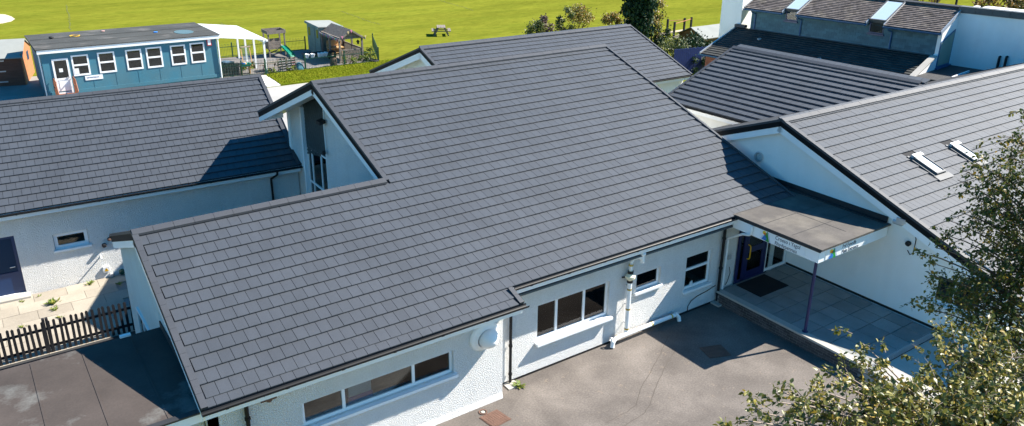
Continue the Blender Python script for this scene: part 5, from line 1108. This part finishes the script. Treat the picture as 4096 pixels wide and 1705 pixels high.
def leafy_tree(name, label, base, top, clusters, lm, lsize, seed, nind=0, trunk_r=.11, droop=.35, cat='tree', twigm=TWIG, lean=None, per_twig=15, bm=BARK, attach=.45):
    r = np.random.default_rng(seed); base, top = Vector(base), Vector(top); o = thing(name, label, cat, base)
    ctrl = [base.lerp(top, k/8)+Vector((r.normal(0, .05), r.normal(0, .05), 0))*(1 if 0 < k < 8 else 0) for k in range(9)]
    part('trunk', MB().tube(ctrl, [trunk_r*(1-k/8)+.005 for k in range(9)], 10), bm, o, smooth=True)
    br = MB(); PP, DD, NN, LL = [], [], [], []
    for (c, rad, cnt) in clusters:
        c = Vector(c); hgt = min(max((c.z-base.z-(c-base).xy.length*attach)/(top.z-base.z), .15), .97); a = base.lerp(top, hgt)
        mid = a.lerp(c, .55)+Vector((0, 0, .12*(c-a).length))+Vector(r.normal(0, .05, 3)); pts = []
        for k in range(7):
            t = k/6; pts.append(a*(1-t)**2+mid*2*t*(1-t)+c*t*t)
        R0 = min(trunk_r*.3, .005+.006*(c-a).length); br.tube(pts, [R0*(1-.8*k/6)+.002 for k in range(7)], 5)
        out = (c-a).normalized(); nt_ = max(2, int(cnt/per_twig))
        for k in range(nt_):
            st = pts[int(r.integers(3, 7))]+Vector(r.normal(0, rad*.22, 3)) if nt_ > 3 else c
            d = (out*.6+Vector(r.normal(0, .75, 3))+Zv*.15).normalized(); L = rad*r.uniform(.55, 1.25); q = []
            for j in range(5): t = j/4; q.append(st+d*L*t-Zv*(droop*L*t*t))
            br.tube(q, [.0035, .003, .0025, .002, .001], 3, cap=False)
            for j in range(per_twig):
                t = r.uniform(.1, 1.02); i = min(int(t*4), 3); p = q[i].lerp(q[i+1], min(t*4-i, 1.0)); tw_ = (q[i+1]-q[i]).normalized()
                ld = (tw_*.5+Vector(r.normal(0, .8, 3))-Zv*.35).normalized(); PP.append(p+Vector(r.normal(0, .018, 3))); DD.append(ld)
                NN.append((Zv*.7+Vector(r.normal(0, .6, 3)))); LL.append(lsize*r.uniform(.65, 1.25))
    part('branch', br, twigm, o, kind='stuff')
    P, D, N, L = np.array([tuple(x) for x in PP]), np.array([tuple(x) for x in DD]), np.array([tuple(x) for x in NN]), np.array(LL)
    if nind:
        q = np.array([px(p) for p in P]); vis = (q[:, 0] > 5) & (q[:, 0] < 4090) & (q[:, 1] > 0) & (q[:, 1] < 1700); order = np.argsort(np.where(vis, q[:, 2]/L, 1e9))[:nind]
        V, F = leaf_arrays(np.zeros((1, 3)), np.array([[1., 0, 0]]), np.array([[0, 0, 1.]]), np.ones(1)); lme = np_mesh('leaf', V, F, lm); inv = root_inv(o)
        for i in order:
            d = Vector(D[i]).normalized(); s = Vector(N[i]).cross(d).normalized(); u = d.cross(s)
            M = Matrix.Translation(P[i]) @ Matrix((d, s, u)).transposed().to_4x4() @ Matrix.Diagonal((L[i], L[i], L[i], 1))
            lo = bpy.data.objects.new('leaf', lme); C.objects.link(lo); lo.parent = o; lo.matrix_parent_inverse = inv; lo.matrix_basis = M
        keep = np.ones(len(P), bool); keep[order] = False; P, D, N, L = P[keep], D[keep], N[keep], L[keep]
    V, F = leaf_arrays(P, D, N, L); part('crown', np_mesh('crown', V, F, lm), lm, o, kind='stuff')
    return o
def CL_(lst, k=1.0): return [(along(u, v, d), r, int(n*k)) for u, v, d, r, n in lst]
near = CL_([
 (3450, 1375, 8.6, .22, 45), (3475, 1430, 8.5, .22, 60), (3440, 1480, 8.4, .26, 90), (3530, 1495, 8.4, .28, 90), (3350, 1480, 8.2, .24, 60), (3400, 1530, 8.2, .3, 130),
 (2880, 1700, 7.0, .28, 60), (2960, 1680, 7.1, .3, 80), (3040, 1650, 7.2, .3, 90), (3110, 1610, 7.3, .28, 80), (3130, 1570, 7.4, .2, 25), (3200, 1600, 7.5, .32, 130), (3270, 1560, 7.7, .28, 100), (3320, 1530, 7.8, .25, 80),
 (3100, 1690, 7.3, .34, 150), (3220, 1670, 7.5, .34, 170), (3330, 1640, 7.7, .34, 190), (3430, 1610, 7.9, .32, 180), (3450, 1690, 7.8, .36, 200), (3560, 1640, 8.0, .34, 180), (3570, 1700, 7.9, .36, 190),
 (3660, 1640, 8.2, .32, 150), (3700, 1690, 8.1, .36, 190), (3790, 1650, 8.3, .34, 170), (3820, 1700, 8.2, .36, 170), (3900, 1640, 8.5, .34, 150), (3960, 1690, 8.4, .36, 150), (4050, 1650, 8.6, .36, 140), (4090, 1700, 8.5, .36, 120),
 (3790, 1340, 9.4, .26, 100), (3850, 1380, 9.4, .32, 150), (3760, 1420, 9.2, .3, 130), (3830, 1460, 9.1, .34, 150), (3730, 1480, 9.0, .3, 110), (3920, 1360, 9.5, .3, 110), (3990, 1370, 9.6, .3, 100), (3900, 1480, 9.2, .34, 130), (4000, 1470, 9.3, .36, 110),
 (3780, 1550, 8.8, .32, 120), (3880, 1570, 8.8, .34, 130), (3990, 1570, 8.9, .36, 120), (4070, 1400, 9.6, .34, 90), (4080, 1550, 9.0, .36, 100), (3700, 1560, 8.7, .24, 50), (3620, 1590, 8.3, .24, 60), (3510, 1570, 8.2, .26, 80), (3350, 1700, 7.6, .36, 160), (3500, 1650, 8.1, .34, 150), (3650, 1700, 8.0, .36, 170), (3750, 1600, 8.5, .34, 150), (3860, 1610, 8.4, .36, 170), (3940, 1560, 8.8, .36, 150), (4030, 1620, 8.6, .38, 170), (4060, 1480, 9.2, .38, 140), (3950, 1430, 9.4, .34, 130), (4085, 1660, 8.3, .38, 160)], 1.9)
nb = Vector((-2.6, -11.4, 0)); near += [(Vector(nb).lerp(Vector((-2.75, -10.6, 6.45)), t)+Vector((math.cos(k*2.4), math.sin(k*2.4), 0))*1.5*(1.2-t*.8), .42, 180) for k, t in enumerate(np.linspace(.4, .85, 16))]; leafy_tree('birch_tree', 'sunlit birch top with olive-yellow leaves filling the bottom right corner', nb, (-2.75, -10.6, 6.45), near, BIRCH, .053, 11, nind=300, trunk_r=.13, twigm=mat('pale_twig', (.27, .21, .17), .7, .25, 9, spec=.25), per_twig=17)
far = CL_([
 (4085, 490, 13.4, .3, 110), (4070, 560, 13.3, .4, 200), (4030, 620, 13.2, .4, 220), (4085, 640, 13.4, .45, 260), (3970, 640, 13.0, .32, 130), (3900, 650, 12.9, .28, 100), (3850, 680, 12.8, .26, 80), (3830, 720, 12.8, .24, 60),
 (3930, 720, 12.9, .4, 220), (4010, 720, 13.1, .45, 300), (4080, 740, 13.3, .45, 300), (3890, 790, 12.9, .38, 180), (3970, 810, 13.0, .45, 300), (4060, 830, 13.2, .48, 330), (3900, 870, 12.9, .36, 150), (3840, 850, 12.7, .22, 50), (3790, 880, 12.6, .22, 50),
 (3980, 900, 13.0, .45, 280), (4070, 930, 13.2, .48, 320), (3870, 950, 12.8, .36, 150), (3780, 940, 12.6, .28, 80), (3950, 1000, 13.0, .45, 280), (4050, 1020, 13.2, .48, 320), (3850, 1040, 12.8, .36, 160), (3740, 990, 12.5, .26, 70), (3680, 1010, 12.4, .2, 40), (3750, 1060, 12.6, .3, 100),
 (3720, 1100, 12.5, .26, 70), (3800, 1120, 12.7, .38, 200), (3900, 1120, 12.9, .45, 300), (4000, 1120, 13.1, .48, 330), (4085, 1120, 13.3, .48, 320), (3760, 1180, 12.6, .34, 150), (3850, 1210, 12.8, .42, 260), (3950, 1220, 13.0, .48, 320), (4050, 1230, 13.2, .48, 320),
 (3730, 1240, 12.5, .28, 90), (3790, 1290, 12.6, .34, 150), (3880, 1300, 12.8, .42, 240), (3980, 1320, 13.0, .48, 300), (4080, 1330, 13.2, .48, 300), (3940, 1400, 12.9, .45, 240), (4040, 1430, 13.1, .48, 280), (4090, 1520, 13.1, .48, 260), (4020, 1540, 12.9, .45, 220), (4080, 1620, 13.0, .48, 240), (4000, 1640, 12.8, .42, 160), (3800, 1200, 12.9, .36, 160), (3780, 1150, 13.2, .3, 110), (3840, 1150, 13.2, .38, 180), (3830, 1260, 13.0, .36, 150), (3900, 1180, 13.4, .4, 200), (3960, 1060, 13.4, .42, 200), (4030, 960, 13.6, .45, 220), (4080, 1020, 13.6, .45, 220)], 1.3)
def fill(base, top, rad, n, seed, ok):
    r = np.random.default_rng(seed); out = []
    while len(out) < n:
        t = r.uniform(.42, 1.0); a = r.uniform(0, 6.283); c = Vector(base).lerp(Vector(top), t)+Vector((math.cos(a), math.sin(a), 0))*rad*(1.15-t*.75)*r.uniform(.4, 1.0)
        if ok(px(c)): out.append((c, .42, 190))
    return out
fb = Vector((2.9, -9.9, 0)); far += fill(fb, (2.35, -8.9, 8.7), 2.0, 34, 5, lambda q: q[0] > 4190)
leafy_tree('birch_tree', 'tall darker birch crown along the right edge before the entrance roof', fb, (2.35, -8.9, 8.7), far, BIRCH2, .054, 12, nind=300, trunk_r=.15, per_twig=14, droop=.5)
solo('planting_bed', MB().box((-7, -16, -.02), (12, -7.9, .03)), LAWN, kind='structure')
def shrub(name, label, base, rx, ry, h, n, lm, ls, seed, cone=False, cat='shrub', up=0., clump=.35, stems=5):
    r = np.random.default_rng(seed); base = Vector(base); o = thing(name, label, cat, base); mb = MB()
    cl = []
    for k in range(max(6, int(n/90))):
        t = r.uniform(0, 1); a = r.uniform(0, 6.283); z = h*(t**.8)
        rr = (1-t)**.75 if cone else math.sqrt(max(0.05, 1-(2*t-.75)**2*.75))
        rr *= r.uniform(.55, 1.0); cl.append((base.x+rx*rr*math.cos(a), base.y+ry*rr*math.sin(a), base.z+z+.05, r.uniform(.6, 1.25)))
    cl = np.array(cl)
    for k in range(stems):
        c = cl[int(r.integers(len(cl)))]; mb.tube([base+Vector(r.normal(0, .05, 3))*Vector((1, 1, 0)), base.lerp(Vector(c[:3]), .5)+Vector((0, 0, .1)), Vector(c[:3])], [.04, .025, .01], 5)
    part('stem', mb, TWIG, o, kind='stuff')
    i = r.integers(len(cl), size=n); rad = clump*cl[i, 3:4]*min(rx, h*.6)
    P = cl[i, :3]+r.normal(0, 1, (n, 3))*rad*.55; P[:, 2] = np.maximum(P[:, 2], base.z+.03)
    D = r.normal(0, 1, (n, 3)); D[:, 2] += up; N = r.normal(0, .6, (n, 3)); N[:, 2] += .8
    V, F = leaf_arrays(P, D, N, ls*r.uniform(.6, 1.3, n)); part('crown', np_mesh('crown', V, F, lm), lm, o, kind='stuff'); return o
CYPL = leafmat('cypress_leaf', (.008, .028, .012), (.014, .042, .016), (.030, .065, .020), rough=.6, transl=.1, spec=.3)
YEL = leafmat('yellowing_leaf', (.09, .11, .02), (.20, .17, .03), (.33, .20, .05), (.36, .17, .05), rough=.5, transl=.3)
GRN = leafmat('bush_leaf', (.05, .085, .02), (.10, .13, .03), (.17, .17, .06), (.3, .28, .16), rough=.5, transl=.3)
RST = leafmat('rust_leaf', (.14, .11, .03), (.25, .15, .04), (.30, .16, .05), rough=.6, transl=.3)
PRP = leafmat('purple_leaf', (.06, .04, .05), (.12, .07, .08), (.15, .12, .06), rough=.6, transl=.25)
b = onZ(2545, 205, GZ); shrub('cypress_tree', 'tall dark green columnar cypress behind the rear roof ridge', b, 1.2, 1.2, 9.5, 16000, CYPL, .30, 21, cone=True, cat='tree', up=1.8, clump=.42)
b = onZ(2610, 190, GZ); shrub('shrub_tree', 'loose yellow-green small tree just right of the cypress', b, .85, .8, 4.4, 1800, YEL, .17, 22, cat='tree')
b = onZ(2312, 150, GZ); shrub('shrub', 'large rounded bush with autumn orange tints left of the cypress', b, 1.4, 1.2, 2.4, 2200, YEL, .16, 23)
b = onZ(2262, 158, GZ); shrub('shrub', 'slim dark green bush at the left side of the orange-tinted bush', b, .7, .7, 2.5, 900, GRN, .18, 24)
b = onZ(2140, 168, GZ); shrub('shrub', 'pale green bush behind the roof ridge at the far left of the bushes', b, .9, .8, 2.1, 1300, GRN, .18, 25)
b = onZ(2178, 165, GZ); shrub('shrub', 'purplish bush beside the pale green bush behind the ridge', b, .8, .7, 1.9, 1000, PRP, .18, 26)
b = onZ(2440, 145, GZ); shrub('shrub', 'spreading golden-leaved shrub at the foot of the cypress', b, 1.4, 1.0, 1.7, 1500, YEL, .17, 27)
b = onZ(2490, 150, GZ); shrub('shrub', 'brown-gold shrub right against the cypress trunk', b, .8, .7, 2.3, 900, RST, .16, 28)
b = onZ(2690, 235, GZ); shrub('shrub', 'grey-green flowering hedge shrub between the cypress and the tan shed', b, 1.5, 1.3, 1.3, 2600, GRN, .13, 29)
b = onZ(2645, 200, GZ); shrub('shrub', 'dark evergreen shrub at the right foot of the cypress', b, .8, .8, 1.7, 1100, CYPL, .16, 30)
b = onZ(2775, 262, GZ); shrub('shrub', 'dark green hedge shrub above the blue fence', b, 1.6, 1.2, 1.9, 1600, CYPL, .17, 31)
b = onZ(2795, 292, GZ); shrub('shrub', 'deep shaded bush growing in front of the blue fence', b, .9, .6, 1.0, 700, CYPL, .15, 32)
b = onZ(3672, 24, GZ); shrub('shrub', 'small rust-brown bush on the field beyond the hall roof', b, 2.1, 1.5, 2.0, 1100, RST, .3, 33)
b = onZ(3990, 64, GZ); shrub('shrub', 'large rust-brown bush above the hall parapet on the right', b, 2.9, 2.2, 2.6, 1900, RST, .3, 34)
b = onZ(3462, 8, GZ); shrub('shrub', 'dark green bush at the top edge of the field right of centre', b, 1.6, 1.4, 1.8, 700, CYPL, .3, 35)
b = onZ(4085, 62, GZ); shrub('shrub', 'leafy green branch tips at the far right edge by the hall parapet', b, 1.6, 1.6, 3.0, 900, GRN, .3, 36)
for k, (x, y) in enumerate(((14.9, 40.2), (15.6, 41.6), (13.0, 39.6), (14.0, 39.65))): shrub('weed_clump', ['tall weeds in the fence corner beside the tyre', 'weeds along the right fence run beyond the shelter', 'weeds at the foot of the shelter front left post', 'weeds below the shelter balustrade'][k], (x, y, GZ), .5, .3, .55, 260, WEED, .12, 40+k, cat='weeds', stems=2)
for k, (x, y) in enumerate(((7.4, 39.5), (8.9, 39.5), (5.9, 41.6), (6.9, 42.0))): shrub('weed_clump', ['weeds at the base of the hoop fence by its gate post', 'weeds beneath the upright pallets', 'leafy potted greenery behind the green tub', 'small weeds at the foot of the canopy post'][k], (x, y, GZ), .35, .2, .35, 160, WEED, .1, 50+k, cat='weeds', stems=2)

# ================================================================== THINGS SEEN THROUGH THE FRONT WINDOWS
o = thing('storage_box', 'white and purple storage box behind the middle pane of the long front window', 'box', (-4.2, .35, 1.08))
part('body', MB().box((-4.5, .18, 1.08), (-3.95, .55, 1.30)), mat('purple_plastic', (.20, .12, .42), .5, .05), o); part('lid', MB().box((-4.48, .2, 1.302), (-3.97, .53, 1.58)), mat('pale_plastic', (.45, .5, .55), .5, .05), o)
solo('green_card', MB().box((-4.6, .14, 1.60), (-4.36, .15, 1.72)), mat('lime_card', (.35, .5, .02), .6, 0), 'lime green card at the top left corner of the middle pane', 'card')
solo('window_ledge', MB().box((-5.5, .1, 1.04), (-2.15, .6, 1.075)), INTERIOR, 'grey inside ledge below the long front window', 'ledge')
o = thing('round_table', 'round brown table inside the room behind the big front window', 'table', (1.5, 1.3, .02))
part('top', MB().lathe((1.5, 1.25, .68), (0, 0, 1), [(0, 0), (.62, 0), (.62, .03), (0, .031)], 32), mat('brown_table', (.24, .15, .08), .5, .1), o); part('leg', MB().tube([(1.5, 1.25, .02), (1.5, 1.25, .68)], .05, 8), STEEL, o)
for k, (x, y, a) in enumerate(((1.3, 1.2, .2), (1.75, 1.05, -.3), (1.45, 1.0, .5))):
    e_ = Vector((math.cos(a), math.sin(a), 0)); solo('book', MB().obox((x, y, .714), e_*.28, Zv.cross(e_)*.2, (0, 0, .012)), bpy.data.materials['blue_toy'] if k == 1 else NOTICE, ['pale book at the left on the round table', 'blue book at the right on the round table', 'pale book at the near edge of the round table'][k], 'book', 'books on the round table')
for k, x in enumerate((-2.75, -2.55, -2.36)): solo('glass_jar', MB().lathe((x, .25, 1.078), (0, 0, 1), [(0, 0), (.05, 0), (.055, .08), (.03, .1), (0, .105)], 10), mat('teal_jar%d' % k, (.08, .3, .33), .3, 0), ['left', 'middle', 'right'][k]+' teal jar on the ledge in the right pane of the long window', 'jar', 'jars on the window ledge')
o = thing('paper_roll', 'white roll standing inside the two-light window by the black downpipe', 'paper roll', (6.0, .6, .75)); part('roll', MB().lathe((6.0, .55, .80), (.6, -.8, .2), [(.025, 0), (.1, 0), (.1, .12), (.025, .12), (.025, 0)], 14), NOTICE, o); part('shelf', MB().box((5.65, .52, .70), (6.62, .8, .735)), INTERIOR, o)
